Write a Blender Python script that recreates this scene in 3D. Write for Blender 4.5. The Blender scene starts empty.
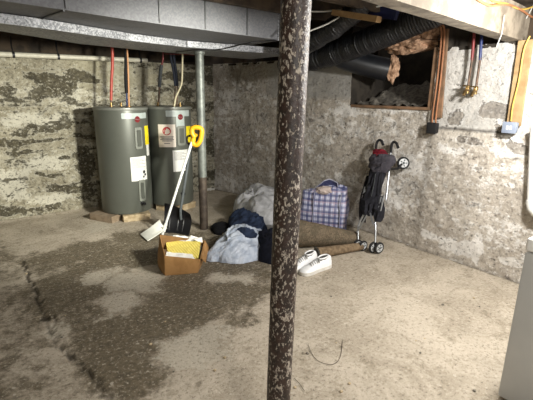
import bpy, bmesh, math, random
from mathutils import Vector, Matrix, noise
import numpy as np
random.seed(7)
PI = math.pi
col = bpy.context.scene.collection
V = Vector

# ------------------------------------------------------------------ surveyed camera (metres, room axes: back wall y=0, right wall x=0)
F, H = 400.0, 1.53
CAM = V((-3.61996, -5.57434, H))
pit, rol, az = math.radians(14.8), math.radians(0.85), math.radians(52.3)
eX = V((math.sin(az), math.cos(az), 0)); eY = V((-math.cos(az), math.sin(az), 0))
def room(v): return V((v.dot(eX), v.dot(eY), v.z))
FW = room(V((0, math.cos(pit), -math.sin(pit))))
r0 = room(V((1, 0, 0))); u0 = r0.cross(FW)
RT = math.cos(rol)*r0 + math.sin(rol)*u0
UP = -math.sin(rol)*r0 + math.cos(rol)*u0
def ray(x, y): return FW + RT*((x-266.5)/F) - UP*((y-200)/F)
def hit(x, y, k, v):
    d = ray(x, y); return CAM + d*((v-CAM[k])/d[k])
def onz(x, y, z=0.0): return hit(x, y, 2, z)
def onx(x, y, X=0.0): return hit(x, y, 0, X)
def ony(x, y, Y=0.0): return hit(x, y, 1, Y)
FH = V((FW.x, FW.y, 0)).normalized()
RH = V((FH.y, -FH.x, 0))
def near(x, y, P):
    d = ray(x, y); P = V((P[0], P[1], 0)); c = V((CAM.x, CAM.y, 0))
    return CAM + d*((P-c).dot(FH)/d.dot(FH))

cam_d = bpy.data.cameras.new('camera'); cam = bpy.data.objects.new('camera', cam_d); col.objects.link(cam)
cam_d.sensor_width = 36; cam_d.lens = F/533*36; cam_d.clip_start = 0.05
m = Matrix((RT, UP, -FW)).transposed().to_4x4(); m.translation = CAM
cam.matrix_world = m
bpy.context.scene.camera = cam

# ------------------------------------------------------------------ mesh helpers
def root_loc(p):
    while p.parent: p = p.parent
    return V(p.location)
def obj(name, bm, mat, parent=None, smooth=True, label=None):
    bmesh.ops.recalc_face_normals(bm, faces=bm.faces[:])
    if parent is None:
        xs = [v.co for v in bm.verts]
        o3 = V(((min(c.x for c in xs)+max(c.x for c in xs))/2, (min(c.y for c in xs)+max(c.y for c in xs))/2, min(c.z for c in xs)))
    else: o3 = root_loc(parent)
    bmesh.ops.translate(bm, verts=bm.verts[:], vec=-o3)
    me = bpy.data.meshes.new(name); bm.to_mesh(me); bm.free()
    if smooth:
        me.shade_smooth()
        try: me.set_sharp_from_angle(angle=math.radians(38))
        except Exception: pass
    for mm in (mat if isinstance(mat, (list, tuple)) else [mat]): me.materials.append(mm)
    o = bpy.data.objects.new(name, me); col.objects.link(o)
    if parent is None: o.location = o3
    else: o.parent = parent
    if label: o['label'] = label
    return o
def tag(o, label, cat, group=None, kind=None):
    if label: o['label'] = label
    if cat: o['category'] = cat
    if group: o['group'] = group
    if kind: o['kind'] = kind
    return o
def struct(o): o['kind'] = 'structure'; return o
def thing(name, loc, label, cat, group=None):
    o = bpy.data.objects.new(name, None); col.objects.link(o); o.location = loc; o.empty_display_size = .05
    return tag(o, label, cat, group)
def dup(o, parent=None, off=(0, 0, 0)):
    c = o.copy(); col.objects.link(c)
    if parent: c.parent = parent
    else: c.location = V(o.location) + V(off)
    for ch in list(o.children): dup(ch, c)
    return c
def B(): return bmesh.new()
def box(bm, c, s, rot=None, bev=0.0, seg=2, mi=0):
    g = bmesh.ops.create_cube(bm, size=1.0); vs = g['verts']
    M = Matrix.Translation(V(c)) @ (rot.to_4x4() if rot else Matrix.Identity(4)) @ Matrix.Diagonal((s[0], s[1], s[2], 1))
    bmesh.ops.transform(bm, matrix=M, verts=vs)
    fs = list({f for v in vs for f in v.link_faces})
    for f in fs: f.material_index = mi
    if bev > 0:
        es = list({e for v in vs for e in v.link_edges})
        bmesh.ops.bevel(bm, geom=es, offset=bev, segments=seg, affect='EDGES', profile=0.5)
    return bm
def frames(pts):
    T = []
    for i in range(len(pts)):
        a = pts[max(0, i-1)]; b = pts[min(len(pts)-1, i+1)]; T.append((b-a).normalized())
    n = T[0].orthogonal().normalized(); out = []
    for t in T:
        n = (n - t*n.dot(t)).normalized(); out.append((n, t.cross(n), t))
    return out
def loft(bm, rings, closed=True, cap=True, mi=0):
    vr = [[bm.verts.new(p) for p in r] for r in rings]
    n = len(vr[0])
    for a, b in zip(vr, vr[1:]):
        for i in range(n if closed else n-1):
            f = bm.faces.new((a[i], a[(i+1) % n], b[(i+1) % n], b[i])); f.material_index = mi
    if cap and closed:
        for r in (vr[0], vr[-1]):
            f = bm.faces.new(r); f.material_index = mi
    return vr
def tube(bm, pts, r, seg=10, cap=True, mi=0, flat=1.0):
    pts = [V(p) for p in pts]; fr = frames(pts)
    rs = r if isinstance(r, (list, tuple)) else [r]*len(pts)
    loft(bm, [[p + (n*math.cos(2*PI*k/seg) + b*math.sin(2*PI*k/seg)*flat)*rr for k in range(seg)] for p, (n, b, t), rr in zip(pts, fr, rs)], cap=cap, mi=mi)
    return bm
def smooth_path(pts, n=6):
    pts = [V(p) for p in pts]; out = []
    for i in range(len(pts)-1):
        p0 = pts[max(i-1, 0)]; p1 = pts[i]; p2 = pts[i+1]; p3 = pts[min(i+2, len(pts)-1)]
        for k in range(n):
            t = k/n
            out.append(.5*((2*p1)+(p2-p0)*t+(2*p0-5*p1+4*p2-p3)*t*t+(3*p1-p0-3*p2+p3)*t**3))
    out.append(pts[-1]); return out
def lathe(bm, prof, M=None, seg=48, cap=True, mi=0):
    M = M or Matrix.Identity(4)
    loft(bm, [[M @ V((r*math.cos(2*PI*k/seg), r*math.sin(2*PI*k/seg), z)) for k in range(seg)] for r, z in prof], cap=cap, mi=mi)
    return bm
def axis_m(c, d):
    d = V(d).normalized(); return Matrix.Translation(V(c)) @ d.to_track_quat('Z', 'Y').to_matrix().to_4x4()
def prism(bm, plan, z0, z1, mi=0):
    loft(bm, [[V((p[0], p[1], z0)) for p in plan], [V((p[0], p[1], z1)) for p in plan]], mi=mi); return bm
def quadslab(bm, P, n, th, mi=0):
    n = V(n).normalized()*th
    loft(bm, [[V(p) for p in P], [V(p)+n for p in P]], mi=mi); return bm
def fbm(p, oct=4): return noise.fractal(V(p), 0.9, 2.1, oct)
def sstep(a, b, x):
    t = max(0, min(1, (x-a)/(b-a))); return t*t*(3-2*t)

# ------------------------------------------------------------------ materials
def srgb(c):
    if isinstance(c, str): c = [int(c[i:i+2], 16)/255 for i in (0, 2, 4)]
    return tuple(x/12.92 if x <= .04045 else ((x+.055)/1.055)**2.4 for x in c) + (1.0,)
class NT:
    def __init__(s, name):
        s.m = bpy.data.materials.new(name); s.m.use_nodes = True; s.t = s.m.node_tree; s.b = s.t.nodes['Principled BSDF']; s.co = {}
    def n(s, ty, **kw):
        nd = s.t.nodes.new(ty)
        for k, v in kw.items():
            if k[0] == '_': setattr(nd, k[1:], v)
            else:
                key = int(k[1:]) if k[0] == 'i' and k[1:].isdigit() else k.replace('__', ' ')
                if isinstance(v, bpy.types.NodeSocket): s.t.links.new(v, nd.inputs[key])
                else: nd.inputs[key].default_value = v
        return nd
    def coord(s, which='Object'):
        if which not in s.co: s.co[which] = s.n('ShaderNodeTexCoord').outputs[which]
        return s.co[which]
    def noise(s, scale, detail=6, rough=.6, vec=None, dist=0.0):
        return s.n('ShaderNodeTexNoise', Vector=vec or s.coord(), Scale=scale, Detail=detail, Roughness=rough, Distortion=dist).outputs['Fac']
    def mapv(s, scale=(1, 1, 1), rot=(0, 0, 0), loc=(0, 0, 0)):
        return s.n('ShaderNodeMapping', Vector=s.coord(), Scale=scale, Rotation=rot, Location=loc).outputs[0]
    def math(s, op, a, b=0.0, c=None):
        nd = s.n('ShaderNodeMath', _operation=op, i0=a, i1=b)
        if c is not None: nd.inputs[2].default_value = c
        return nd.outputs[0]
    def ramp(s, f, a, b):   # smooth 0..1
        return s.n('ShaderNodeMapRange', _interpolation_type='SMOOTHSTEP', Value=f, i1=a, i2=b).outputs[0]
    def mix(s, f, a, b, blend='MIX'):
        nd = s.n('ShaderNodeMix', _data_type='RGBA', _blend_type=blend)
        for k, v in ((0, f), (6, a), (7, b)):
            if isinstance(v, bpy.types.NodeSocket): s.t.links.new(v, nd.inputs[k])
            else: nd.inputs[k].default_value = v
        return nd.outputs[2]
    def bump(s, h, strength=.3, dist=.01):
        s.t.links.new(s.n('ShaderNodeBump', Height=h, Strength=strength, Distance=dist).outputs[0], s.b.inputs['Normal'])
    def set(s, **kw):
        for k, v in kw.items():
            k = k.replace('__', ' ')
            if isinstance(v, bpy.types.NodeSocket): s.t.links.new(v, s.b.inputs[k])
            else: s.b.inputs[k].default_value = v
        return s
def simple(name, c, rough=.5, metal=0.0, var=.25, scale=18, bump=.0, c2=None, spec=.5, detail=5):
    t = NT(name); a = srgb(c)
    b = srgb(c2) if c2 else tuple(x*(1-var) for x in a[:3])+(1,)
    f = t.ramp(t.noise(scale, detail), .38, .62)
    t.set(Base__Color=t.mix(f, a, b), Roughness=rough, Metallic=metal, Specular__IOR__Level=spec)
    if bump: t.bump(t.noise(scale*3, 6), bump, .01)
    return t.m

def wall_mat(name, base, base2, dark, dark2, white, sc=1.0, pk_t=.545, wt_t=.57, coat='bdbab3', coat2='aeaba3'):
    t = NT(name)
    at = t.n('ShaderNodeAttribute', _attribute_name='mask'); sep = t.n('ShaderNodeSeparateColor', Color=at.outputs['Color'])
    R, G, Bc = sep.outputs[0], sep.outputs[1], sep.outputs[2]
    vs = t.mapv((1, 1, 1.7))
    n0 = t.noise(1.6*sc, 4, .5); n1 = t.noise(3.2*sc, 12, .72, vec=vs, dist=.5); n2 = t.noise(9*sc, 10, .72, vec=vs); n3 = t.noise(30, 7, .75); n5 = t.noise(13*sc, 8, .7, dist=.3)
    c = t.mix(t.ramp(n1, .38, .62), srgb(base), srgb(base2))
    c = t.mix(t.math('MULTIPLY', t.ramp(n5, .51, .60), .5), c, srgb(dark2))
    wv = t.math('ADD', t.math('MULTIPLY_ADD', G, .75, -.35), t.math('ADD', t.math('MULTIPLY', n2, .55), t.math('MULTIPLY', n5, .45)))
    wk = t.ramp(wv, wt_t-.045, wt_t+.035)
    c = t.mix(t.math('MULTIPLY', wk, .9), c, srgb(white))
    ct = t.n('ShaderNodeAttribute', _attribute_name='coat'); c0 = t.mix(t.ramp(n0, .35, .65), srgb(coat), srgb(coat2)); c0 = t.mix(t.math('MULTIPLY', t.ramp(n5, .50, .62), .35), c0, srgb(base2))
    cs = t.math('MULTIPLY', ct.outputs['Fac'], t.ramp(t.math('SUBTRACT', ct.outputs['Fac'], t.math('MULTIPLY_ADD', n2, .8, -.15)), .0, .12))
    c = t.mix(cs, c, c0)
    pv = t.math('ADD', t.math('MULTIPLY_ADD', R, .9, -.45), t.math('ADD', t.math('MULTIPLY', n1, .35), t.math('ADD', t.math('MULTIPLY', n2, .40), t.math('MULTIPLY', n5, .25))))
    pk = t.ramp(pv, pk_t-.018, pk_t+.018)
    dk = t.mix(t.ramp(n5, .38, .62), srgb(dark), srgb(dark2))
    c = t.mix(t.math('MULTIPLY', pk, .92), c, dk)
    # pale broken rim around the bare patches
    rim = t.math('MULTIPLY', t.ramp(pv, pk_t-.06, pk_t-.02), t.math('SUBTRACT', 1.0, pk))
    c = t.mix(t.math('MULTIPLY', rim, .45), c, srgb(white))
    inv = t.math('MULTIPLY_ADD', cs, -.75, 1.0)
    c = t.mix(t.math('MULTIPLY', t.ramp(n3, .54, .63), t.math('MULTIPLY', inv, .65)), c, srgb(white))
    c = t.mix(t.math('MULTIPLY', t.ramp(n3, .46, .38), t.math('MULTIPLY', inv, .7)), c, srgb(dark))
    pit = t.ramp(t.noise(17*sc, 6, .75, vec=vs), .60, .66); c = t.mix(t.math('MULTIPLY', pit, t.math('MULTIPLY', inv, .75)), c, tuple(x*.45 for x in srgb(dark)[:3])+(1,))
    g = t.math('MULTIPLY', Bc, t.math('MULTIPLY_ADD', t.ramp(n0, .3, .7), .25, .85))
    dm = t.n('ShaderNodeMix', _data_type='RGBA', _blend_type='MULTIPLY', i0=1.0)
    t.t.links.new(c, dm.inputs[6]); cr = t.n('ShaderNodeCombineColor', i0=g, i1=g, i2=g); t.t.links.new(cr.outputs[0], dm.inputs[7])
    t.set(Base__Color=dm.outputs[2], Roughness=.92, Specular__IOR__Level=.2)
    h = t.math('ADD', t.math('MULTIPLY', pk, -.5), t.math('ADD', t.math('MULTIPLY', n2, .9), t.math('ADD', t.math('MULTIPLY', n3, .45), t.math('MULTIPLY', pit, -.5))))
    t.bump(h, .9, .03)
    return t.m
M = {}
M['wall_back'] = wall_mat('peeling_plaster', 'b0aa96', '948d78', '423e34', '605a48', 'd6d2c1', wt_t=.515, pk_t=.51, coat='b9b39d', coat2='a8a28b')
M['wall_right'] = wall_mat('whitewashed_stone', 'cbc3b7', 'b4ab9f', '7d7770', '9d968c', 'eeebe6', wt_t=.505, pk_t=.535, coat='c9c7c2', coat2='b7b4ae')
def floor_mat():
    t = NT('stained_concrete')
    at = t.n('ShaderNodeAttribute', _attribute_name='mask'); sep = t.n('ShaderNodeSeparateColor', Color=at.outputs['Color'])
    R, G, Bc = sep.outputs[0], sep.outputs[1], sep.outputs[2]
    n1 = t.noise(1.9, 11, .7, dist=.8); n2 = t.noise(7, 10, .74); n3 = t.noise(42, 7, .8); n5 = t.noise(18, 8, .75)
    c = t.mix(t.ramp(n1, .38, .62), srgb('c0b5a4'), srgb('a79c8b'))
    c = t.mix(t.math('MULTIPLY', t.ramp(n2, .52, .62), .45), c, srgb('857a66'))
    dv = t.math('ADD', t.math('MULTIPLY_ADD', R, .8, -.4), t.math('ADD', t.math('MULTIPLY', n1, .38), t.math('ADD', t.math('MULTIPLY', n2, .37), t.math('MULTIPLY', n5, .25))))
    dk = t.ramp(dv, .425, .575)
    c = t.mix(t.math('MULTIPLY', dk, .94), c, t.mix(t.ramp(n5, .35, .65), srgb('756a57'), srgb('524a3b')))
    wv = t.math('ADD', t.math('MULTIPLY_ADD', G, .8, -.4), t.math('ADD', t.math('MULTIPLY', n2, .5), t.math('MULTIPLY', n5, .5)))
    c = t.mix(t.math('MULTIPLY', t.ramp(wv, .52, .59), .8), c, srgb('bfb7a7'))
    sp = t.ramp(n3, .54, .62); c = t.mix(t.math('MULTIPLY', sp, .6), c, srgb('d0c7b6'))
    sd = t.ramp(t.noise(26, 8, .8), .58, .66); c = t.mix(t.math('MULTIPLY', sd, .6), c, srgb('443d30'))
    sd2 = t.ramp(n3, .46, .39); c = t.mix(t.math('MULTIPLY', sd2, .6), c, srgb('4d4537'))
    vor = t.n('ShaderNodeTexVoronoi', Vector=t.coord(), Scale=21, Randomness=1.0)
    ch = t.math('MULTIPLY', t.math('LESS_THAN', t.math('ADD', vor.outputs['Distance'], t.math('MULTIPLY_ADD', n5, .9, -.45)), .17), t.math('GREATER_THAN', t.n('ShaderNodeSeparateColor', Color=vor.outputs['Color']).outputs[0], .84))
    c = t.mix(t.math('MULTIPLY', ch, .5), c, srgb('d2cabb'))
    c = t.mix(Bc, c, srgb('26211a'))
    t.set(Base__Color=c, Roughness=t.math('MULTIPLY_ADD', dk, -.22, .88), Specular__IOR__Level=.35)
    t.bump(t.math('ADD', t.math('MULTIPLY', n2, .5), t.math('ADD', t.math('MULTIPLY', n3, .5), t.math('MULTIPLY', Bc, -1.2))), .6, .02)
    return t.m
M['floor'] = floor_mat()
M['soffit'] = simple('dark_timber', '4a3d2f', .85, c2='2c241c', scale=6, bump=.3)
M['oldwood'] = simple('weathered_beam', '827869', .85, c2='62594c', scale=9, bump=.35)
M['beamunder'] = M['oldwood']
M['pine'] = simple('pine_board', 'a58a62', .7, c2='8b714d', scale=7, bump=.15)
M['palewood'] = simple('pale_plank', 'a98a60', .75, c2='8b6e49', scale=8, bump=.2)
M['brownwood'] = simple('brown_lath', '83654c', .75, c2='65503c', scale=9, bump=.2)
def galv(name, a, b, sc=26, rough=.42, metal=.75):
    t = NT(name)
    v = t.n('ShaderNodeTexVoronoi', Vector=t.coord(), Scale=sc).outputs['Color']
    s = t.n('ShaderNodeSeparateColor', Color=v).outputs[0]
    f = t.math('ADD', t.math('MULTIPLY', s, .55), t.math('MULTIPLY', t.noise(3.5, 6), .45))
    t.set(Base__Color=t.mix(t.ramp(f, .25, .75), srgb(a), srgb(b)), Metallic=metal, Roughness=rough)
    t.bump(t.noise(4, 4), .25, .03)
    return t.m
M['galv'] = galv('galvanised_sheet', '6e6f72', '616266', 90, .6, .2)
M['duct_under'] = simple('shaded_duct_underside', '66655a', .6, .1, c2='56554b', scale=3)  # same sheet metal, with the olive shade of the underside painted into its colour
M['galv_bright'] = galv('spangled_galvanised_sheet', '96979a', '5e6064', 95, .5, .3)
M['seam'] = simple('sheet_seam', '5e5f60', .5, .6)
M['tape'] = simple('foil_tape', 'd9dadc', .25, .9, scale=60, bump=.8)
M['tank'] = simple('heater_enamel', '5f625b', .36, .25, var=.10, scale=2.5)
M['tank_top'] = simple('heater_lid', '7c7e77', .4, .25, var=.1)
M['band'] = simple('pale_label_band', 'a9b3b0', .4, .0, var=.1)
M['badge'] = simple('maroon_badge', '7a2026', .35)
M['badge_ring'] = simple('badge_rim', 'b9b0ae', .3, .5)
M['white_label'] = simple('paper_label', 'dcdcd8', .6, var=.05)
M['cream_label'] = simple('cream_notice', 'e6dcd0', .6, var=.05)
M['red'] = simple('stop_red', 'b32a28', .5, var=.1)
M['print'] = simple('grey_print', '6e6c6c', .7)
M['print_dark'] = simple('black_print', '28282a', .7)
M['yellow_tag'] = simple('yellow_tag', 'e8d21f', .5, var=.12)
M['panel_line'] = simple('panel_plastic', '7b7e76', .5, var=.1)
M['black'] = simple('black_plastic', '16161a', .45, var=.3)
M['blackrub'] = simple('black_foam', '131315', .85)
M['brass'] = simple('aged_brass', '9c8256', .35, .9)
M['copper'] = simple('copper_tube', '6a5444', .5, .6, c2='4c3e34')
M['redpex'] = simple('red_pex', 'b14a3e', .45, var=.15)
M['darkred'] = simple('dark_red_pex', '752a2b', .45, var=.15)
M['bluepex'] = simple('blue_pex', '1f2d5e', .45, var=.15)
M['darkblue'] = simple('navy_insulation', '1b2130', .8)
M['greyins'] = simple('grey_insulation', '4d5254', .8)
M['orangepipe'] = simple('orange_pipe', 'c79163', .45, var=.15)
M['cream_pipe'] = simple('cream_pipe', 'd8cfae', .5, var=.12)
M['pvc'] = simple('dusty_white_pvc', 'c9c5b4', .5, var=.15)
M['pvc_clean'] = simple('white_pvc', 'd9d8d4', .4, var=.06)
M['pole'] = simple('painted_steel_post', '70746f', .5, .3, c2='5a5e5b', scale=12)
M['pole_low'] = simple('brown_steel_post', '4e443b', .6, .3, c2='372f29', scale=15)
def rust():
    t = NT('rusted_paint')
    n1 = t.noise(95, 7, .65, vec=t.mapv((1, 1, .6))); n2 = t.noise(5, 4)
    f = t.ramp(t.math('ADD', n1, t.math('MULTIPLY_ADD', n2, .3, -.15)), .535, .60)
    base = t.mix(t.ramp(t.noise(30, 5), .35, .65), srgb('33221c'), srgb('1f1613'))
    t.set(Base__Color=t.mix(f, base, srgb('a39a8e')), Roughness=t.math('MULTIPLY_ADD', f, .15, .45), Specular__IOR__Level=.5)
    t.bump(t.math('ADD', t.math('MULTIPLY', f, .6), t.noise(90, 4)), .5, .006)
    return t.m
M['rust'] = rust()
M['appl'] = simple('white_enamel', 'ebebea', .3, var=.04, scale=3)
M['appl_side'] = simple('shaded_enamel_side', 'c2c3c2', .4, var=.05, scale=3)  # white enamel greyed, shade on the cabinet sides painted into the colour
M['card'] = simple('cardboard', '9c7547', .85, c2='8a6539', scale=6)
M['card_in'] = simple('cardboard_inside', '80603b', .9, c2='6c4f2e', scale=6)
def envelopes():
    t = NT('yellow_envelopes')
    w = t.n('ShaderNodeTexWave', Vector=t.mapv((1, 1, 1)), Scale=14, Distortion=2.5, Detail=2).outputs['Fac']
    t.set(Base__Color=t.mix(t.ramp(w, .3, .8), srgb('e6d573'), srgb('c7b24e')), Roughness=.7); t.bump(w, .4, .01); return t.m
M['yellow_paper'] = envelopes()
M['paper'] = simple('white_paper', 'e4e2dc', .7, var=.06)
M['blade_white'] = simple('white_plastic_blade', 'dfe0d8', .45, var=.08)
M['shaft_white'] = simple('white_shaft', 'dcdedb', .35, var=.05)
M['yellow_grip'] = simple('yellow_grip', 'dfa51d', .45, var=.15)
M['block'] = simple('broken_block', 'bfae90', .9, c2='9f8c6e', scale=14, bump=.6)
M['brickwood'] = simple('timber_block', '978672', .85, c2='7d6d59', scale=8, bump=.3)
def cloth(name, a, b, sc=10, bump=.5, rough=.9):
    t = NT(name); n = t.noise(sc, 6, .6)
    w = t.noise(sc*.7, 4, .55, vec=t.mapv((1, 3.2, 1), (0, 0, .6)))
    t.set(Base__Color=t.mix(t.ramp(n, .35, .65), srgb(a), srgb(b)), Roughness=rough, Specular__IOR__Level=.2)
    t.bump(t.math('ADD', w, t.math('MULTIPLY', n, .4)), bump, .03); return t.m
M['grey_cloth'] = cloth('grey_quilt', 'cccdd0', 'a7a8aa', 9)
M['blue_cloth'] = cloth('pale_blue_poly', 'c6cedb', 'a3aec0', 13, .8, .4)
M['navy'] = cloth('navy_cloth', '333f57', '1d2436', 11, .7)
M['navy_dark'] = cloth('dark_navy_cloth', '181b28', '0f111b', 11, .6)
M['blackcloth'] = cloth('black_cloth', '17171a', '0d0d10', 12)
M['pinkcloth'] = cloth('pinkish_white_cloth', 'cfc0b8', 'b9a79f', 12)
M['rugback'] = cloth('brown_rug', '8a775f', '685846', 30, .35)
def rug():
    t = NT('mottled_brown_carpet')
    n = t.noise(120, 4, .7); n2 = t.noise(14, 6)
    c = t.mix(t.ramp(n, .38, .62), srgb('8a7c69'), srgb('4f4538')); c = t.mix(t.math('MULTIPLY', t.ramp(n2, .45, .65), .5), c, srgb('4f4c40'))
    t.set(Base__Color=c, Roughness=.95, Specular__IOR__Level=.1); t.bump(n, .6, .008); return t.m
M['rug'] = rug()
M['ruglining'] = simple('grey_rug_lining', '6c6861', .9, c2='56534d', scale=30)
def plaid():
    t = NT('woven_plaid')
    sx = t.n('ShaderNodeSeparateXYZ', Vector=t.coord())
    def stripes(o, f, ph, w):
        return t.ramp(t.math('SINE', t.math('MULTIPLY_ADD', o, f, ph)), 1-w, 1-w+.25)
    c = srgb('d6d8ea')
    for o in (sx.outputs[0], sx.outputs[2]):
        a = stripes(o, 2*PI/.062, .4, .9); b = stripes(o, 2*PI/.021, 0, .7); d = stripes(o, 2*PI/.124, 1.9, .2)
        c = t.mix(t.math('MULTIPLY', a, t.math('MULTIPLY_ADD', t.noise(5, 4), .9, .24)), c, srgb('2c3468'))
        c = t.mix(t.math('MULTIPLY', b, .4), c, srgb('5d6596'))
        c = t.mix(t.math('MULTIPLY', d, .28), c, srgb('cfa0a8'))
    t.set(Base__Color=c, Roughness=.45); t.bump(t.noise(12, 5), .5, .03); return t.m
M['plaid'] = plaid()
M['plaid_dark'] = simple('dark_plaid_lining', '2d3152', .6, c2='4b5076', scale=40)
M['strap'] = simple('pale_webbing', 'b8bacb', .7, var=.2, scale=50)
M['shoe'] = simple('white_leather', 'f0f1f2', .5, var=.08, scale=25)
M['sole'] = simple('shoe_sole', 'dcd9d2', .7, var=.12)
M['shoe_in'] = simple('shoe_lining', '45423f', .9)
M['lace'] = simple('white_lace', 'a8a8a6', .7, var=.05)
M['alu'] = simple('aluminium_tube', 'b7babd', .3, .85, var=.1)
M['strollfab'] = cloth('charcoal_fabric', '2a2a30', '1c1c21', 14, .5)
M['strollgrey'] = cloth('grey_hood_fabric', '4a474d', '3b393f', 14, .4)
M['strollred'] = cloth('crimson_fabric', '86202d', '551520', 14, .5)
M['wheelhub'] = simple('pale_grey_hub', 'c5c7c8', .4, var=.08)
M['tyre'] = simple('rubber_tyre', '1b1b1d', .8)
M['flex'] = simple('black_flex_duct', '191a1d', .32, 0, c2='0e0f11', scale=14, bump=.9)
M['smoothduct'] = simple('black_smooth_duct', '1a1c20', .35, var=.3)
M['insul'] = simple('fibreglass_batt', 'bd9a7e', .95, c2='7d5f48', scale=16, bump=1.0, detail=8)
M['rubble'] = simple('grey_rubble', '7a746a', .95, c2='524d45', scale=22, bump=1.0, detail=8)
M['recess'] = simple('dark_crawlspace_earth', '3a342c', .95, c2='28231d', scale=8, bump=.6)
M['orange_cable'] = simple('orange_cable_jacket', '9c6845', .55, var=.25)
M['yellow_cable'] = simple('yellow_cable_jacket', 'c8a548', .5, var=.12)
M['white_cable'] = simple('white_cable_jacket', 'b9b9b3', .5, var=.1)
M['bluebox'] = simple('grey_blue_box', '868fa0', .5, var=.1)
M['tarp'] = simple('blue_tarp', '141b42', .5, var=.3)
M['twig'] = simple('rusty_wire', '4b4137', .7)

# ------------------------------------------------------------------ setting
def set_coat(me, vals):
    a = me.attributes.new('coat', 'FLOAT', 'POINT'); a.data.foreach_set('value', vals)
def set_mask(me, vals):
    a = me.color_attributes.new('mask', 'FLOAT_COLOR', 'POINT')
    a.data.foreach_set('color', np.array([(r, g, b, 1) for r, g, b in vals], dtype=np.float32).ravel())
def poly_dist(p, poly):   # signed: positive inside, 2D
    inside = False; dmin = 9e9; n = len(poly)
    for i in range(n):
        a, b = poly[i], poly[(i+1) % n]
        if (a[1] > p[1]) != (b[1] > p[1]) and p[0] < (b[0]-a[0])*(p[1]-a[1])/(b[1]-a[1])+a[0]: inside = not inside
        dx, dy = b[0]-a[0], b[1]-a[1]; t = max(0, min(1, ((p[0]-a[0])*dx+(p[1]-a[1])*dy)/(dx*dx+dy*dy+1e-9)))
        dmin = min(dmin, math.hypot(p[0]-a[0]-t*dx, p[1]-a[1]-t*dy))
    return dmin if inside else -dmin
def line_dist(p, pts):
    dmin = 9e9
    for a, b in zip(pts, pts[1:]):
        dx, dy = b[0]-a[0], b[1]-a[1]; t = max(0, min(1, ((p[0]-a[0])*dx+(p[1]-a[1])*dy)/(dx*dx+dy*dy+1e-9)))
        dmin = min(dmin, math.hypot(p[0]-a[0]-t*dx, p[1]-a[1]-t*dy))
    return dmin
WP = [(-.40, 0.06), (-.26, -.45), (-.14, -1.2), (-.05, -2.0), (0, -2.7), (0, -7.0)]   # right wall, plan
def wall_x(y):
    for (x0, y0), (x1, y1) in zip(WP, WP[1:]):
        if y1 <= y <= y0: return x0+(x1-x0)*(y-y0)/(y1-y0)
    return WP[0][0] if y > 0 else 0.0
WALLTOP = 1.96

def build_floor():
    X0, X1, Y0, Y1, st = -5.0, .12, -7.0, .2, .02
    nx, ny = int((X1-X0)/st), int((Y1-Y0)/st)
    damp = [onz(*p)[:2] for p in ((18, 262), (70, 244), (130, 233), (215, 231), (268, 255), (275, 290), (225, 322), (180, 352), (150, 400), (95, 400), (62, 345), (38, 310))]
    damp2 = [onz(*p)[:2] for p in ((235, 318), (262, 300), (262, 318), (190, 368), (165, 375))]
    left = [onz(*p)[:2] for p in ((-30, 240), (20, 240), (40, 280), (70, 345), (100, 398), (-30, 420))]
    crack = [onz(*p)[:2] for p in ((22, 262), (38, 300), (47, 320), (55, 345), (72, 357), (88, 372), (100, 388), (108, 404))]
    crack2 = [onz(*p)[:2] for p in ((44, 320), (52, 315), (58, 332), (56, 345))]
    whites = [(onz(*p)[:2], r) for p, r in (((105, 275), .22), ((135, 285), .25), ((120, 303), .18), ((205, 340), .2), ((95, 228), .2), ((60, 330), .12), ((235, 280), .18), ((150, 268), .15), ((180, 350), .2))]
    vs, mk = [], []
    for j in range(ny+1):
        for i in range(nx+1):
            x, y = X0+i*st, Y0+j*st
            w = (x+.05*fbm((x*6, y*6, 3))+.16*fbm((x*1.7, y*1.7, 13)), y+.05*fbm((x*6, y*6, 9))+.16*fbm((x*1.7, y*1.7, 19)))
            d = poly_dist(w, damp); d2 = poly_dist(w, damp2); dl = poly_dist(w, left)
            R = .335+.27*sstep(-.35, .3, d)+.04*sstep(-.05, .1, d)+.10*fbm((x*2.2, y*2.2, 23))
            R = max(R, .30+.3*sstep(-.12, .1, d2), .30+.2*sstep(-.15, .2, dl))
            G = .42
            for c, r in whites: G = max(G, .42+.28*sstep(r*1.5, 0, math.hypot(w[0]-c[0], w[1]-c[1])))
            R -= (G-.42)*.8
            wob = (x+.03*fbm((x*14, y*14, 5)), y+.03*fbm((x*14, y*14, 7)))
            dc = min(line_dist(wob, crack), line_dist(wob, crack2)+.006)
            C = sstep(.022, .003, dc)*.85*(.55+.45*sstep(-.2, .2, fbm((x*5, y*5, 2))))
            dw = min(abs(y), abs(x-wall_x(y)))
            z = .004*fbm((x*3, y*3, 0)) - .012*C + .015*sstep(.07, 0, dw)
            # dirt gathering along the right wall foot
            C = max(C, .65*sstep(.035, .0, abs(x-wall_x(y)+.01+.02*fbm((x*9, y*9, 1)))))
            vs.append((x, y, z if abs(z) < .03 else 0)); mk.append((R, G, C))
    fs = [(j*(nx+1)+i, j*(nx+1)+i+1, (j+1)*(nx+1)+i+1, (j+1)*(nx+1)+i) for j in range(ny) for i in range(nx)]
    me = bpy.data.meshes.new('floor'); me.from_pydata(vs, [], fs); me.shade_smooth(); set_mask(me, mk); me.materials.append(M['floor'])
    o = bpy.data.objects.new('floor', me); col.objects.link(o); struct(o)
build_floor()

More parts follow.
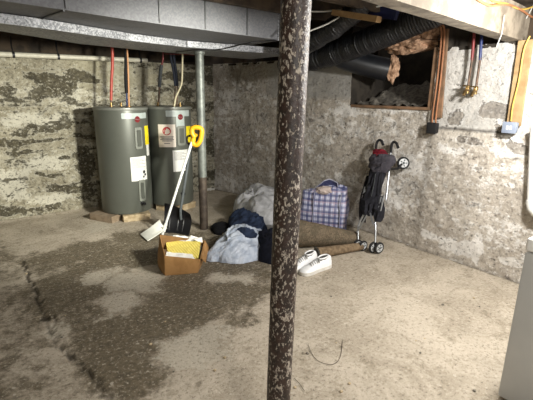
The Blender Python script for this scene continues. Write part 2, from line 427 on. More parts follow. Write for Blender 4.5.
def wall_grid(name, fn, nu, nv, mat, keep=None):
    vs, mk, ck = [], [], []
    for j in range(nv+1):
        for i in range(nu+1):
            p, m_, c_ = fn(i/nu, j/nv); vs.append(p); mk.append(m_); ck.append(c_)
    fs = []
    for j in range(nv):
        for i in range(nu):
            if keep is None or keep((i+.5)/nu, (j+.5)/nv): fs.append((j*(nu+1)+i, j*(nu+1)+i+1, (j+1)*(nu+1)+i+1, (j+1)*(nu+1)+i))
    me = bpy.data.meshes.new(name); me.from_pydata(vs, [], fs); me.shade_smooth(); set_mask(me, mk); set_coat(me, ck); me.materials.append(mat)
    o = bpy.data.objects.new(name, me); col.objects.link(o); struct(o); return o
BD = [(ony(*p), rx, rz, a) for p, rx, rz, a in (((46, 78), .17, .06, .3), ((84, 76), .2, .07, .42), ((72, 88), .12, .1, .2), ((54, 92), .25, .1, .22), ((4, 86), .12, .1, .25), ((20, 100), .2, .05, .2), ((30, 128), .5, .04, .16), ((85, 165), .12, .3, .3), ((50, 140), .2, .05, .18), ((8, 145), .15, .06, .2), ((65, 190), .25, .06, .2))]  # the one tall patch paints the wider heater's cast shadow onto the wall
BW = [(ony(*p), rx, rz, a) for p, rx, rz, a in (((10, 185), .2, .2, .35), ((45, 165), .35, .12, .3), ((20, 120), .3, .1, .2), ((55, 200), .3, .1, .25), ((110, 75), .3, .2, .12), ((60, 120), .3, .1, .2))]
rb_ = random.Random(5)
for k in range(34):
    c_ = V((rb_.uniform(-3.5, -2.2), 0, rb_.uniform(.1, 1.45))); BD.append((c_, rb_.uniform(.08, .3), rb_.uniform(.02, .06), rb_.uniform(.08, .24)))
for k in range(16):
    c_ = V((rb_.uniform(-2.0, -.4), 0, rb_.uniform(.1, 1.8))); BD.append((c_, rb_.uniform(.08, .25), rb_.uniform(.04, .1), rb_.uniform(.1, .3)))
def back_fn(u, v):
    x, z = -4.9+u*4.55, v*WALLTOP
    q = (x, 0, z)
    R = .43+.12*fbm((x*1.3, z*5, 2)); G = .42+.12*fbm((x*1.2, z*2.5, 6)); D = 1.0
    wx, wz = x+.07*fbm((x*4, z*4, 1)), z+.05*fbm((x*4, z*4, 4))
    for c, rx, rz, a in BD: R += .55*a*sstep(1.5, .2, math.hypot((wx-c.x)/rx, (wz-c.z)/rz))
    for c, rx, rz, a in BW: G += a*sstep(1.2, .2, math.hypot((wx-c.x)/rx, (wz-c.z)/rz))
    R += .06*sstep(.015, .0, abs((z+.02*fbm((x*2, z, 8))) % .21-.1))          # courses
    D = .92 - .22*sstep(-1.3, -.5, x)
    R += .05*sstep(-1.4, -.6, x)
    y = .012*fbm((x*3, 5, z*4)) + .012*fbm((x*9, 5, z*9))
    coat = .75*sstep(1.45, 1.8, z+.2*fbm((x*2, z*2, 3)))*sstep(-2.6, -2.2, x)+.55*sstep(.75, 1.1, x*0+z*.0+sstep(-3.6, -2.9, x)*.0)
    return (x, y, z), (R, G, D), coat
wall_grid('wall_back', back_fn, 180, 78, M['wall_back'])
RG = [(onx(*p), ry, rz, a) for p, ry, rz, a in (((455, 116), .09, .1, .45), ((498, 113), .15, .09, .5), ((490, 103), .08, .08, .35), ((468, 140), .17, .05, .45), ((521, 145), .12, .05, .45), ((484, 168), .1, .03, .25), ((500, 133), .1, .06, .35), ((470, 200), .2, .06, .2), ((320, 118), .3, .12, .22), ((300, 150), .3, .2, .18), ((340, 135), .2, .06, .2), ((390, 128), .3, .08, .15), ((260, 120), .5, .4, .15), ((410, 190), .2, .1, .14))]
RW = [(onx(*p), ry, rz, a) for p, ry, rz, a in (((455, 245), .17, .09, .5), ((475, 250), .14, .1, .45), ((510, 262), .12, .06, .5), ((430, 235), .15, .06, .3), ((480, 75), .5, .35, .45), ((445, 80), .15, .3, .3), ((528, 100), .15, .2, .4), ((515, 150), .2, .04, .3), ((450, 150), .25, .05, .25), ((345, 112), .25, .04, .35), ((400, 108), .3, .05, .3), ((420, 170), .4, .2, .15), ((330, 140), .2, .05, .2))]
HY0, HY1, HZ = -3.44, -2.45, 1.43
def right_fn(u, v):
    y = .06-u*6.9; z = v*WALLTOP
    R = .38+.10*fbm((y*1.6, z*4, 12)); G = .40+.14*fbm((y*1.5, z*3, 16))
    wy, wz = y+.06*fbm((y*5, z*5, 1)), z+.05*fbm((y*5, z*5, 4))
    for c, ry, rz, a in RG: R += .62*a*sstep(1.5, .2, math.hypot((wy-c.y)/ry, (wz-c.z)/rz))
    for c, ry, rz, a in RW: G += a*sstep(1.2, .2, math.hypot((wy-c.y)/ry, (wz-c.z)/rz))
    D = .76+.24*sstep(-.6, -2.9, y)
    smooth = sstep(1.46, 1.52, z+.03*fbm((y*6, z*6, 2)))*sstep(-2.5, -2.42, y)*sstep(-.9, -1.3, y)     # parged patch left of the opening
    R = R*(1-smooth)+.12*smooth; G = G*(1-smooth)+.15*smooth; D = D*(1-smooth)+.72*smooth
    lower = sstep(1.262, 1.238, z+.004*fbm((y*8, 0, 3)))*sstep(-3.40, -3.5, y)
    x = wall_x(y) + (.010*fbm((y*4, 2, z*5)) + .010*fbm((y*10, 2, z*10)))*(1-.6*smooth) - .02*lower
    cr = sstep(.012, .003, abs(z-1.247-.006*fbm((y*9, 0, 3))))*sstep(-3.50, -3.55, y)*sstep(-4.25, -4.1, y)
    cr = max(cr, sstep(.01, .003, abs(z-(1.05+.12*(y+4.25))))*sstep(-4.2, -4.25, y))
    D *= 1-.75*cr
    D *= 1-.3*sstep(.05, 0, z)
    coat = max(smooth*.95, sstep(1.235, 1.265, z+.02*fbm((y*5, z*5, 8)))*sstep(-3.42, -3.5, y)*(.95-.3*max(0, fbm((y*3, z*3, 5)))))
    return (x, y, z), (R, G, D), coat
def keep_r(u, v):
    y = .06-u*6.9; z = v*WALLTOP; return not (HY0 < y < HY1 and z > HZ)
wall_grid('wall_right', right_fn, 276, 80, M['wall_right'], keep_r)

# tops of the foundation walls, rim boards, recess, far-left wall, ceiling
bm = B(); box(bm, (-2.65, .17, WALLTOP-.01), (4.6, .36, .03)); struct(obj('trim_1', bm, M['recess'], smooth=False))
bm = B(); prism(bm, [(x+.0, y) for x, y in WP if y >= HY1]+[(wall_x(HY1), HY1)]+[(.4, HY1), (.4, .1)], WALLTOP-.03, WALLTOP-.003); struct(obj('trim_2', bm, M['recess'], smooth=False))
bm = B(); box(bm, (.2, (HY0-7)/2, WALLTOP-.015), (.4, 7+HY0, .03)); struct(obj('trim_3', bm, M['recess'], smooth=False))
bm = B(); box(bm, (-2.25, .33, 2.22), (5.7, .04, .56)); struct(obj('trim_4', bm, M['soffit'], smooth=False))
bm = B(); box(bm, (.42, -1.05, 2.22), (.04, 2.8, .56)); box(bm, (.42, -5.2, 2.22), (.04, 3.6, .56)); struct(obj('trim_5', bm, M['soffit'], smooth=False))
bm = B()
q = [(-.0, HY1+.05), (.36, HY1+.06), (.95, HY1+.06), (.95, HY0-.06), (.36, HY0-.06), (.0, HY0-.05)]
loft(bm, [[V((x, y, HZ-.03)) for x, y in q], [V((x, y, 2.5)) for x, y in q]], closed=False, cap=False)
f = bm.faces.new([bm.verts.new((x, y, HZ-.03)) for x, y in q])
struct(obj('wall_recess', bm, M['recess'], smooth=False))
bm = B(); box(bm, (.045, (HY0+HY1)/2, HZ-.012), (.14, HY1-HY0-.01, .03), bev=.006); struct(obj('window_1', bm, M['brownwood'], smooth=False))
bm = B(); box(bm, (.03, HY0+.02, (HZ+1.97)/2), (.10, .035, 1.97-HZ), bev=.004); struct(obj('trim_6', bm, M['brownwood'], smooth=False))
bm = B(); box(bm, (-5.05, -3.4, 1.25), (.1, 7.4, 2.5)); struct(obj('wall_left', bm, M['wall_back'], smooth=False))
set_mask(bpy.data.objects['wall_left'].data, [(.45, .45, .9)]*len(bpy.data.objects['wall_left'].data.vertices))
bm = B(); box(bm, (-2.3, -3.3, 2.52), (5.6, 7.6, .04)); struct(obj('ceiling', bm, M['soffit'], smooth=False))

def beam_thing(name, a, b, w, h, mat, label, cat='beam', bev=.008, group=None):
    a, b = V(a), V(b); d = b-a; L = d.length; n = max(2, int(L/.15)); d.normalize(); s = V((-d.y, d.x, 0)).normalized(); up = s.cross(d)*-1
    if up.z < 0: up = -up
    rings = []
    for i in range(n+1):
        p = a+d*(L*i/n); j = .004*fbm((p.x*3, p.y*3, 1))
        c = [(-w/2, 0), (-w/2+bev, -0), (w/2-bev, 0), (w/2, bev), (w/2, h), (-w/2, h), (-w/2, bev)]
        rings.append([p+s*(x+j)+up*z for x, z in c])
    bm = B(); loft(bm, rings)
    return tag(obj(name, bm, mat, smooth=False), label, cat, group)
# main beam on the rusty post, running into the right wall pocket
fa, fb = onz(396, 0, 1.96), onz(519, 40, 1.96); ra, rb = onz(351, 0, 1.96), onz(489, 38.5, 1.96)
d = (fb-fa).normalized(); a0 = (fa+ra)/2; mid = (fb+rb)/2
dd = (mid-a0); dd.z = 0; dd.normalize()
beamA = a0 - dd*1.6; beamB = a0 + dd*((.10-a0.x)/dd.x); beamA.z = beamB.z = WALLTOP+.005
beam_thing('timber_beam', beamA, beamB, .125, .235, M['oldwood'], 'thick weathered grey timber beam crossing above the right wall, orange cable on its face')
for k, yy in enumerate((-3.2, -2.62, -1.0, -.45)):
    beam_thing('floor_joist', (-4.9, yy, 2.22), (.38, yy, 2.22), .05, .24, M['soffit'], 'dark wooden floor joist running across the ceiling above the ducts and hoses', 'joist', group='dark ceiling joists')

# ------------------------------------------------------------------ sheet metal ducts
def duct(name, front, rear, z0, z1, label, mats):
    t = thing(name, (sum(p[0] for p in front)/len(front), sum(p[1] for p in front)/len(front), z0), label, 'duct')
    bm = B(); prism(bm, list(front)+list(reversed(rear)), z0, z1)
    bmesh.ops.bevel(bm, geom=bm.edges[:], offset=.004, segments=1, affect='EDGES')
    bm.normal_update()
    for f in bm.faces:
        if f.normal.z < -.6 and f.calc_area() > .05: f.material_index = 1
    obj('duct_body', bm, [mats, M['duct_under']], t, smooth=False); return t
zl = 1.952
lf = [onz(*p, zl) for p in ((40, 28), (130, 41), (187, 47.5), (278, 54))]
lfp = [(-4.95, -2.60)] + [(p.x, p.y) for p in lf] + [(-.55, -2.03)]
lrp = [(-4.95, -2.15)] + [(p.x, p.y) for p in [onz(*q_, zl) for q_ in ((0, 31), (80, 44), (150, 51), (220, 57))]] + [(-.55, -1.24)]
low = duct('rear_air_duct', lfp, lrp, zl, 2.014, 'low spangled sheet-metal duct resting on the slim grey post', M['galv_bright'])
bm = B(); p = onz(187, 47.5, zl)
box(bm, (p.x, p.y-.003, 1.983), (.012, .012, .058)); obj('duct_seam', bm, M['seam'], low, smooth=False)
zu = 2.02
uf = [onz(*p, zu) for p in ((65, 10), (130, 20), (278, 40))]
ufp = [(-4.95, uf[0].y-.28)] + [(p.x, p.y) for p in uf]
urp = [(-4.95, -2.05), (-3, -1.75), (-2.0, -1.62), (uf[2].x, -1.6)]
upd = duct('front_air_duct', ufp, urp, zu, 2.375, 'big plain grey sheet-metal duct across the top left, bright flange at its end', M['galv'])
def on_front(px):   # point on upper duct front plane at pixel column
    for a, b in zip(ufp, ufp[1:]):
        a, b = V((a[0], a[1], 0)), V((b[0], b[1], 0))
        for k in range(101):
            q_ = a.lerp(b, k/100)
            v = V((q_.x, q_.y, zu+.1))-CAM; xx = 266.5+F*v.dot(RT)/v.dot(FW)
            if xx >= px: return q_, (b-a).normalized()
    return b, (b-a).normalized()
for px in (65, 158, 205, 247):
    q_, dr = on_front(px); bm = B()
    box(bm, (q_.x, q_.y-.004, zu+.157), (.010 if px != 65 else .02, .008, .30), Matrix.Rotation(math.atan2(dr.y, dr.x), 3, 'Z')); obj('duct_seam', bm, M['seam'], upd, smooth=False)
bm = B(); ex = uf[2].x
box(bm, (ex, (uf[2].y-1.6)/2-.002, zu+.158), (.014, 1.6+uf[2].y if False else abs(-1.6-uf[2].y)+.012, .33), bev=.002); obj('end_flange', bm, M['galv_bright'], upd, smooth=False)
bm = B(); a_, b_ = V((ufp[1][0], ufp[1][1], 2.376)), V((ufp[3][0], ufp[3][1], 2.376))
tube(bm, [a_, V((ufp[2][0], ufp[2][1], 2.376)), b_], .007, 6); obj('top_lip', bm, M['galv_bright'], upd)
bm = B()
for (x1, y1, x2, y2) in ((0, 18, 14, 22), (16, 22.5, 24, 25), (36, 21, 46, 24.5)):
    a_ = onz(x1, y1, zu-.001); b_ = onz(x2, y2, zu-.001); dv = (b_-a_); n_ = V((-dv.y, dv.x, 0)).normalized()*.035
    quadslab(bm, [a_-n_, b_-n_*.6, b_+n_, a_+n_*.7], (0, 0, -1), .004)
obj('foil_tape', bm, M['tape'], upd, smooth=False)
bm = B(); tube(bm, [onz(20, 22, zu-.004), onz(34, 22, zu-.004), onz(48, 16, zu-.004), onz(64, 10.5, zu-.004)], .008, 6); obj('duct_seam', bm, M['seam'], upd)
# thin black wire lying along the ducts' underside
bm = B(); tube(bm, smooth_path([onz(176, 52, 1.94), onz(200, 49.5, 1.94), onz(219, 49.5, 1.94), onz(248, 43, 1.95)+V((0, -.04, .0)), near(281, 40, (-1.1, -2.33))]), .006, 6)
tag(obj('black_wire', bm, M['black']), 'thin black wire slung below the two sheet-metal ducts', 'wire')

# ------------------------------------------------------------------ posts
P1 = onz(204, 229)
t = thing('slim_post', P1, 'slim steel post, grey above and brown below, standing beside the water heaters', 'post')
bm = B(); lathe(bm, [(.046, .62), (.046, zl-.012)], Matrix.Translation(P1), 24); obj('upper_tube', bm, M['pole'], t, label='grey painted upper tube')
bm = B(); lathe(bm, [(.047, .0), (.047, .62)], Matrix.Translation(P1), 24); obj('lower_tube', bm, M['pole_low'], t, label='brown lower tube')
bm = B(); lathe(bm, [(.056, zl-.03), (.06, zl-.025), (.06, zl-.004), (.056, zl-.001)], Matrix.Translation(P1), 24); obj('top_collar', bm, M['pole'], t)
P2 = V((-2.703, -4.50, 0))
t = thing('rusty_post', P2, 'rust-speckled dark iron post standing nearest the camera under the beam', 'post')
bm = B(); rr = .0498
lathe(bm, [(rr*(1+.01*math.sin(k*1.7)), .012+k*(1.93-.012)/40) for k in range(41)], Matrix.Translation(P2), 40)
for v in bm.verts: v.co += RH*(-.011+.0158*v.co.z)
obj('tube', bm, M['rust'], t)
bm = B(); box(bm, P2+V((0, 0, .006)), (.2, .2, .012), bev=.003); obj('base_plate', bm, M['rust'], t, smooth=False)
bm = B(); box(bm, P2+V((.02, .06, 1.945)), (.16, .26, .025), bev=.003); obj('top_plate', bm, M['rust'], t, smooth=False)

# ------------------------------------------------------------------ water heaters
def text_mesh(s, size):
    cu = bpy.data.curves.new('t', 'FONT'); cu.body = s; cu.size = size; cu.align_x = 'CENTER'; cu.align_y = 'CENTER'; cu.resolution_u = 3
    o = bpy.data.objects.new('t', cu); col.objects.link(o)
    bpy.context.view_layer.update()
    me = bpy.data.meshes.new_from_object(o.evaluated_get(bpy.context.evaluated_depsgraph_get()))
    bpy.data.objects.remove(o); bpy.data.curves.remove(cu)
    out = [v.co.copy() for v in me.vertices], [tuple(p.vertices) for p in me.polygons]
    bpy.data.meshes.remove(me); return out
class Cyl:
    def __init__(s, c, r): s.c, s.r = V((c[0], c[1], 0)), r
    def hit(s, px, py):
        d = ray(px, py); o = CAM-s.c; a = d.x**2+d.y**2; b = 2*(o.x*d.x+o.y*d.y); c_ = o.x**2+o.y**2-s.r**2
        D = max(0, b*b-4*a*c_); t = (-b-math.sqrt(D))/(2*a); p = CAM+d*t
        return math.atan2(p.y-s.c.y, p.x-s.c.x)*s.r, p.z
    def P(s, u, z, off=0): a = u/s.r; return s.c+V((math.cos(a)*(s.r+off), math.sin(a)*(s.r+off), z))
    def patch(s, bm, u0, u1, z0, z1, off=.0015, rad=0.0, mi=0):
        pts = []
        if rad > 0:
            n = 20; rad = min(rad, (u1-u0)/2*.99, (z1-z0)/2*.99); rows = []
            for k in range(n+1):
                u = u0+(u1-u0)*(.5-.5*math.cos(PI*k/n)); e = min(u-u0, u1-u); c_ = rad-math.sqrt(max(0, rad*rad-(rad-min(e, rad))**2))
                c_ = min(c_, rad*.98); zz = [z0+c_, z1-c_]
                rows.append([s.P(u, zz[0], -.002), s.P(u, zz[0], off), s.P(u, zz[1], off), s.P(u, zz[1], -.002)])
            loft(bm, rows, mi=mi)
        else:
            n = 8; us = [u0+(u1-u0)*k/n for k in range(n+1)]
            lo = [s.P(u, z0, -.002) for u in us]+[s.P(u, z1, -.002) for u in reversed(us)]
            hi = [s.P(u, z0, off) for u in us]+[s.P(u, z1, off) for u in reversed(us)]
            vl = [bm.verts.new(p) for p in lo]; vh = [bm.verts.new(p) for p in hi]; N = len(vl)
            for i in range(N): bm.faces.new((vl[i], vl[(i+1) % N], vh[(i+1) % N], vh[i]))
            for i in range(n): bm.faces.new((vh[i], vh[i+1], vh[N-2-i], vh[N-1-i]))
        return bm
    def disc(s, bm, u, z, r, off=.003, seg=24):
        pts = [(u+r*math.cos(2*PI*k/seg), z+r*math.sin(2*PI*k/seg)) for k in range(seg)]
        loft(bm, [[s.P(a, b, -.002) for a, b in pts], [s.P(a, b, off) for a, b in pts]]); return bm
    def text(s, bm, str_, u, z, size, off=.004):
        vs, fs = text_mesh(str_, size); vv = [bm.verts.new(s.P(u+p.x, z+p.y, off)) for p in vs]
        for f in fs:
            try: bm.faces.new([vv[i] for i in f])
            except ValueError: pass
        return bm
def heater(name, c, r, z0, z1, label, spec):
    t = thing(name, (c[0], c[1], z0), label, 'water heater', 'grey electric water heaters')
    T = Matrix.Translation(V((c[0], c[1], 0)))
    bm = B(); lathe(bm, [(r-.02, z0), (r-.004, z0+.004), (r, z0+.02), (r, z1-.03)], T, 96); obj('tank_body', bm, M['tank'], t)
    bm = B(); lathe(bm, [(r+.006, z1-.034), (r+.008, z1-.028), (r+.007, z1-.008), (r-.004, z1), (r-.05, z1-.006), (.02, z1+.004)], T, 96); obj('lid', bm, M['tank_top'], t)
    cy = Cyl(c, r)
    def rect(nm, x0, y0, x1, y1, mat, off=.0015, rad=0, parent=t):
        u0, za = cy.hit(x0, y0); u1, zb = cy.hit(x1, y1); bm = B(); cy.patch(bm, u0, u1, min(za, zb), max(za, zb), off, rad); return obj(nm, bm, mat, parent, smooth=rad > 0)
    for nm, rc, mt, off, rad in spec['rects']: rect(nm, *rc, mt, off, rad)
    ub, zb = cy.hit(*spec['badge']); bm = B(); cy.disc(bm, ub, zb, .036, .004); bd = obj('badge', bm, M['badge'], t)
    bm = B(); cy.text(bm, 'Rheem', ub, zb, .021, .005); obj('badge_lettering', bm, M['badge_ring'], bd, smooth=False)
    # two access panels with raised pull
    for (x0, y0, x1, y1) in spec['panels']:
        pn = rect('access_panel', x0, y0, x1, y1, M['panel_line'], .012, .02)
        u0, za = cy.hit(x0, y0); u1, zb_ = cy.hit(x1, y1); bm = B()
        cy.patch(bm, u0+.025, u1-.025, min(za, zb_)+.03, max(za, zb_)-.03, .022, .012); obj('panel_ridge', bm, M['tank'], pn)
    # white rating label with lines of small print
    x0, y0, x1, y1 = spec['label']; lb = rect('rating_label', x0, y0, x1, y1, M['white_label'], .002)
    u0, za = cy.hit(x0, y0); u1, zb_ = cy.hit(x1, y1); z_hi, z_lo = max(za, zb_), min(za, zb_); bm = B(); ww = u1-u0
    for k in range(9):
        zz = z_hi-(.08+.045*k)*(z_hi-z_lo)/.5*.5; cy.patch(bm, u0+.08*ww, u0+ww*(.55+.35*((k*7) % 3)/2), zz-.004, zz, .0028)
    obj('small_print', bm, M['print'], lb, smooth=False)
    bm = B()
    for k, (a, b, s_) in enumerate(((.78, .34, .02), (.86, .22, .016), (.74, .14, .014))): cy.disc(bm, u0+a*ww, z_lo+b*(z_hi-z_lo), s_, .0032, 10)
    obj('warning_symbols', bm, M['print_dark'], lb, smooth=False)
    # drain cock
    du, dz = cy.hit(*spec['drain']); p = cy.P(du, dz, 0); n_ = (p-cy.c-V((0, 0, dz))).normalized()
    bm = B(); lathe(bm, [(.02, -.01), (.02, .02), (.013, .022), (.013, .05), (.018, .052), (.018, .062)], axis_m(p, n_), 16); dv = obj('drain_valve', bm, M['black'], t)
    # stubs on lid
    for sx in spec['stubs']:
        bm = B(); q_ = near(sx, 104, c); a_ = V((q_.x, q_.y, z1-.004)); lathe(bm, [(.028, 0), (.028, .012), (.014, .014), (.014, .05)], Matrix.Translation(a_), 14); obj('pipe_stub', bm, M['brass'], t)
    return t, cy
ZB = .085
fl = onz(128.8, 214.5, ZB); cl = V((CAM.x-fl.x, CAM.y-fl.y, 0)).normalized(); CL = fl-cl*.31; rL = .31
frr = onz(172.6, 206, ZB); cr_ = V((CAM.x-frr.x, CAM.y-frr.y, 0)).normalized(); CR = frr-cr_*.292; rR = .292
zL = near(121, 107.5, fl).z; zR = near(171, 106.8, frr).z
print('heaters', CL, CR, zL, zR)
hl, cyl_l = heater('water_heater', CL, rL, ZB, zL, 'wider grey water heater on the left, nearer the camera, red plastic pipe above', dict(
    rects=[('header_band', (121, 113.3, 146, 118), M['band'], .0015, .01), ('yellow_tag', (144.3, 126, 148.6, 144), M['yellow_tag'], .004, 0), ('white_strip', (146.2, 144.5, 149, 155), M['white_label'], .003, 0)],
    badge=(137.3, 119.3), panels=[(134, 127.5, 142.3, 148.5), (138, 180.5, 145.5, 200)], label=(130, 157.5, 147, 179), drain=(142, 203), stubs=(111, 121, 129)))
hr, cyl_r = heater('water_heater.001', CR, rR, ZB, zR, 'narrower grey water heater on the right, red STOP notice pasted on its side', dict(
    rects=[('header_band', (165.5, 110.5, 189, 116), M['band'], .0015, .01), ('header_tab', (176, 116, 184.5, 127), M['band'], .0012, .01), ('yellow_tag', (186, 126.3, 190.6, 142), M['yellow_tag'], .004, 0)],
    badge=(180.3, 117), panels=[(177, 126, 185, 145)], label=(172.5, 150.5, 188, 170), drain=(182, 193), stubs=(158, 174, 180)))
u0, za = cyl_r.hit(158, 124.3); u1, zb = cyl_r.hit(176, 147)
bm = B(); cyl_r.patch(bm, u0, u1, zb, za, .003); st_ = obj('stop_notice', bm, M['cream_label'], hr, smooth=False, label='cream notice with a red STOP disc')
um = (u0+u1)/2; hh = za-zb
bm = B(); cyl_r.disc(bm, um, za-.29*hh, .052, .0042); obj('red_disc', bm, M['red'], st_)
bm = B(); cyl_r.text(bm, 'STOP', um, za-.29*hh, .036, .0056); obj('stop_lettering', bm, M['cream_label'], st_, smooth=False)
bm = B()
for k, (zz, w_) in enumerate(((.54, .78), (.60, .66), (.66, .8), (.72, .6), (.83, .34))): cyl_r.patch(bm, um-w_*(u1-u0)/2, um+w_*(u1-u0)/2, za-zz*hh-.005, za-zz*hh+.004, .0042)
bm2 = bm; obj('small_print', bm2, M['print'], st_, smooth=False)

# blocks under the heaters
def block(name, pa, pb, depth, h, mat, label, rough=.0, away=None):
    a, b = onz(*pa), onz(*pb); d = (b-a).normalized(); n = V((-d.y, d.x, 0))
    if n.dot(FH) < 0: n = -n
    ctr = (a+b)/2+n*depth/2; bm = B()
    box(bm, ctr+V((0, 0, h/2+.002)), ((b-a).length, depth, h), Matrix.Rotation(math.atan2(d.y, d.x), 3, 'Z'))
    bmesh.ops.subdivide_edges(bm, edges=bm.edges[:], cuts=5, use_grid_fill=True)
    for v in bm.verts:
        if v.co.z < h*.9: v.co += V((fbm(v.co*9), fbm(v.co*9+V((5, 0, 0))), 0))*rough
    return tag(obj(name, bm, mat, smooth=False), label, 'block', 'blocks propping up the water heaters')
block('wooden_block', (90, 219.5), (112, 223.5), .16, ZB-.005, M['brickwood'], 'brown timber block under the left side of the wider heater')
block('stone_block', (123.5, 222.5), (150.5, 219.5), .2, ZB-.005, M['block'], 'cream rough block under the front right of the wider heater', .014)
block('stone_block.001', (156.5, 210), (166, 211), .16, ZB-.005, M['block'], 'cream rough block under the front left of the narrower heater', .012)
block('stone_block.002', (183, 211), (196, 207), .18, ZB-.005, M['block'], 'cream rough block under the right side of the narrower heater, behind the slim post', .012)

# pipes above heaters
def pipe(name, pts, r, mat, label, seg=10, group=None, sm=True):
    bm = B(); tube(bm, smooth_path(pts) if sm else pts, r, seg); return tag(obj(name, bm, mat), label, 'pipe', group)
def up(px, py, c, dz=0): return near(px, py, c)+V((0, 0, dz))
cA = (CL.x, CL.y)
pl = [up(112.5, 44, cA), up(112.5, 60, cA), up(111.5, 80, cA), up(111, 100, cA)]
pl[0].z = 2.2
rt = thing('red_water_pipe', (pl[-1].x, pl[-1].y, zL), 'red plastic pipe dropping to the left of the wider heater lid', 'pipe')
bm = B(); tube(bm, smooth_path(pl), .017, 12); obj('plastic_tube', bm, M['redpex'], rt)
bm = B(); tube(bm, [pl[-1], V((pl[-1].x, pl[-1].y, zL+.045))], .012, 10); obj('copper_end', bm, M['copper'], rt)
pb_ = [up(126, 40, cA), up(126, 60, cA), up(125.8, 78, cA), up(126.5, 93, cA)]; pb_[0].z = 2.2
bt = thing('insulated_pipe', (pb_[-1].x, pb_[-1].y, zL), 'black foam wrapped pipe above the middle of the wider heater', 'pipe')
bm = B(); tube(bm, smooth_path(pb_), .02, 12); obj('foam_sleeve', bm, M['blackrub'], bt)
e_ = up(127, 106.5, cA); bm = B(); tube(bm, [pb_[-1], e_], .009, 10); obj('bare_tube', bm, M['bluepex'], bt)
cA2 = (CL.x-.06, CL.y-.09)
pipe('tan_pipe', [near(126.5, 41, cA2), near(127.5, 55, cA2), near(128.3, 75, cA2), near(128.8, 95, cA2), near(129, 107, cA2)], .0095, M['orangepipe'], 'slim tan pipe rising beside the black foam sleeve to the duct')
cB = (CR.x, CR.y)
pg = [up(164, 50, cB), up(163, 58, cB), up(161.5, 66, cB)]; pg[0].z = 2.2
gt = thing('grey_sleeved_pipe', up(158.5, 106, cB), 'grey sleeved pipe with a red top above the narrower heater', 'pipe')
bm = B(); tube(bm, smooth_path(pg), .012, 10); obj('red_tube', bm, M['darkred'], gt)
bm = B(); tube(bm, smooth_path([up(161.5, 65, cB), up(160.3, 75, cB), up(159.5, 87, cB)]), .022, 12); obj('foam_sleeve', bm, M['greyins'], gt)
bm = B(); tube(bm, [up(159.5, 87, cB), up(158.6, 105, cB)], .011, 10); obj('copper_end', bm, M['copper'], gt)
for k, (x0, x1, lab) in enumerate(((170.8, 175.4, 'dark foam wrapped pipe, left one of the slanting pair above the narrower heater'), (173.8, 177.4, 'dark foam wrapped pipe, right one of the slanting pair above the narrower heater'))):
    t = thing('dark_sleeved_pipe' + ('' if k == 0 else '.001'), up(x1, 88, cB), lab, 'pipe')
    a_ = up(x0, 52, cB); a_.z = 2.2
    bm = B(); tube(bm, smooth_path([a_, up(x0, 57, cB), up((x0+x1)/2+.3, 70, cB), up(x1, 86, cB)]), .016, 10); obj('foam_sleeve', bm, M['darkblue'], t)
    bm = B(); tube(bm, [up(x1, 86, cB), up(174+k*3, 107, cB)], .009, 8); obj('bare_tube', bm, M['copper'], t)
cB2 = (CR.x-.05, CR.y-.1)
pipe('cream_pipe', [near(182.6, 52, cB2), near(182.3, 66, cB2), near(182, 80, cB2), near(180.5, 87, cB2), near(176, 97, cB2), near(174.2, 106.5, cB2)], .0115, M['cream_pipe'], 'cream plastic pipe bending down to the narrower heater lid')
pipe('red_branch_pipe', [near(165, 54, cB2), near(180, 54.3, cB2), near(196, 55, cB2)], .006, M['darkred'], 'thin dark red pipe running level just under the duct by the slim post')
# white pipe along the back wall
t = thing('wall_pipe', (-3.2, -.05, 1.90), 'long dusty white pipe running along the top of the back wall', 'pipe')
pa, pz = ony(-6, 53.9, -.14), ony(147, 60.6, -.14)
a_ = pa+(pa-pz).normalized()*1.2
bm = B(); tube(bm, [a_, pa, pa.lerp(pz, .5), pz], .028, 14); obj('tube', bm, M['pvc'], t)
for px in (10, 50, 137):
    q_ = pa.lerp(pz, (px+6)/151); bm = B(); lathe(bm, [(.0285, -.012), (.034, -.012), (.034, .012), (.0285, .012)], axis_m(q_, pz-pa), 14, cap=False)
    tube(bm, [q_+V((0, -.01, .028)), q_+V((-.01, 0, .09)), q_+V((.0, .05, .2))], .007, 6); obj('pipe_hanger', bm, M['black'], t)

# ------------------------------------------------------------------ right wall services
xw = -.02
def wstrip(name, pa, pb, w, th, mat, label, cat='board'):
    a, b = onx(*pa, xw-.01), onx(*pb, xw-.01); d = (b-a).normalized(); bm = B()
    s = V((1, 0, 0)).cross(d).normalized()
    box(bm, (a+b)/2, ((b-a).length, w, th), Matrix((d, s, d.cross(s))).transposed(), .003); return tag(obj(name, bm, mat, smooth=False), label, cat)
a_ = onx(445, 33, xw-.01); b_ = onx(438.5, 121, xw-.01); 
wstrip('brown_lath', (446, 29), (439, 118), .055, .022, M['brownwood'], 'narrow brown wooden lath beside the dark opening, orange cables on it')
for k, (x0, x1, r_) in enumerate(((441.5, 432.5, .0075), (444.5, 436.0, .008))):
    tp = onx(x0-3, 24, -.10); tp.z = min(tp.z, 2.15)
    pts = [tp, onx(x0, 33, -.055), onx((x0+x1)/2+.8, 75, -.052), onx(x1, 116, -.05), onx(x1+.3, 124, -.05)]
    bm = B(); tube(bm, smooth_path(pts), r_, 8); tag(obj('orange_cable', bm, M['orange_cable']), ('orange cable nearer the dark opening, ending in the black box', 'orange cable further from the dark opening, ending in the black box')[k], 'cable')
t = thing('black_outlet_box', onx(433, 134, -.04), 'small black electrical box at the foot of the orange cables', 'electrical box')
c_ = onx(433, 128, -.045); bm = B(); box(bm, c_, (.06, .085, .095), bev=.006); obj('box_body', bm, M['black'], t)
bm = B(); box(bm, c_+V((-.032, 0, 0)), (.008, .094, .104), bev=.003); obj('cover_plate', bm, M['blackrub'], t)
wstrip('pine_board', (526, 40), (513.5, 126), .105, .02, M['pine'], 'upright yellow pine board fixed to the whitewashed wall')
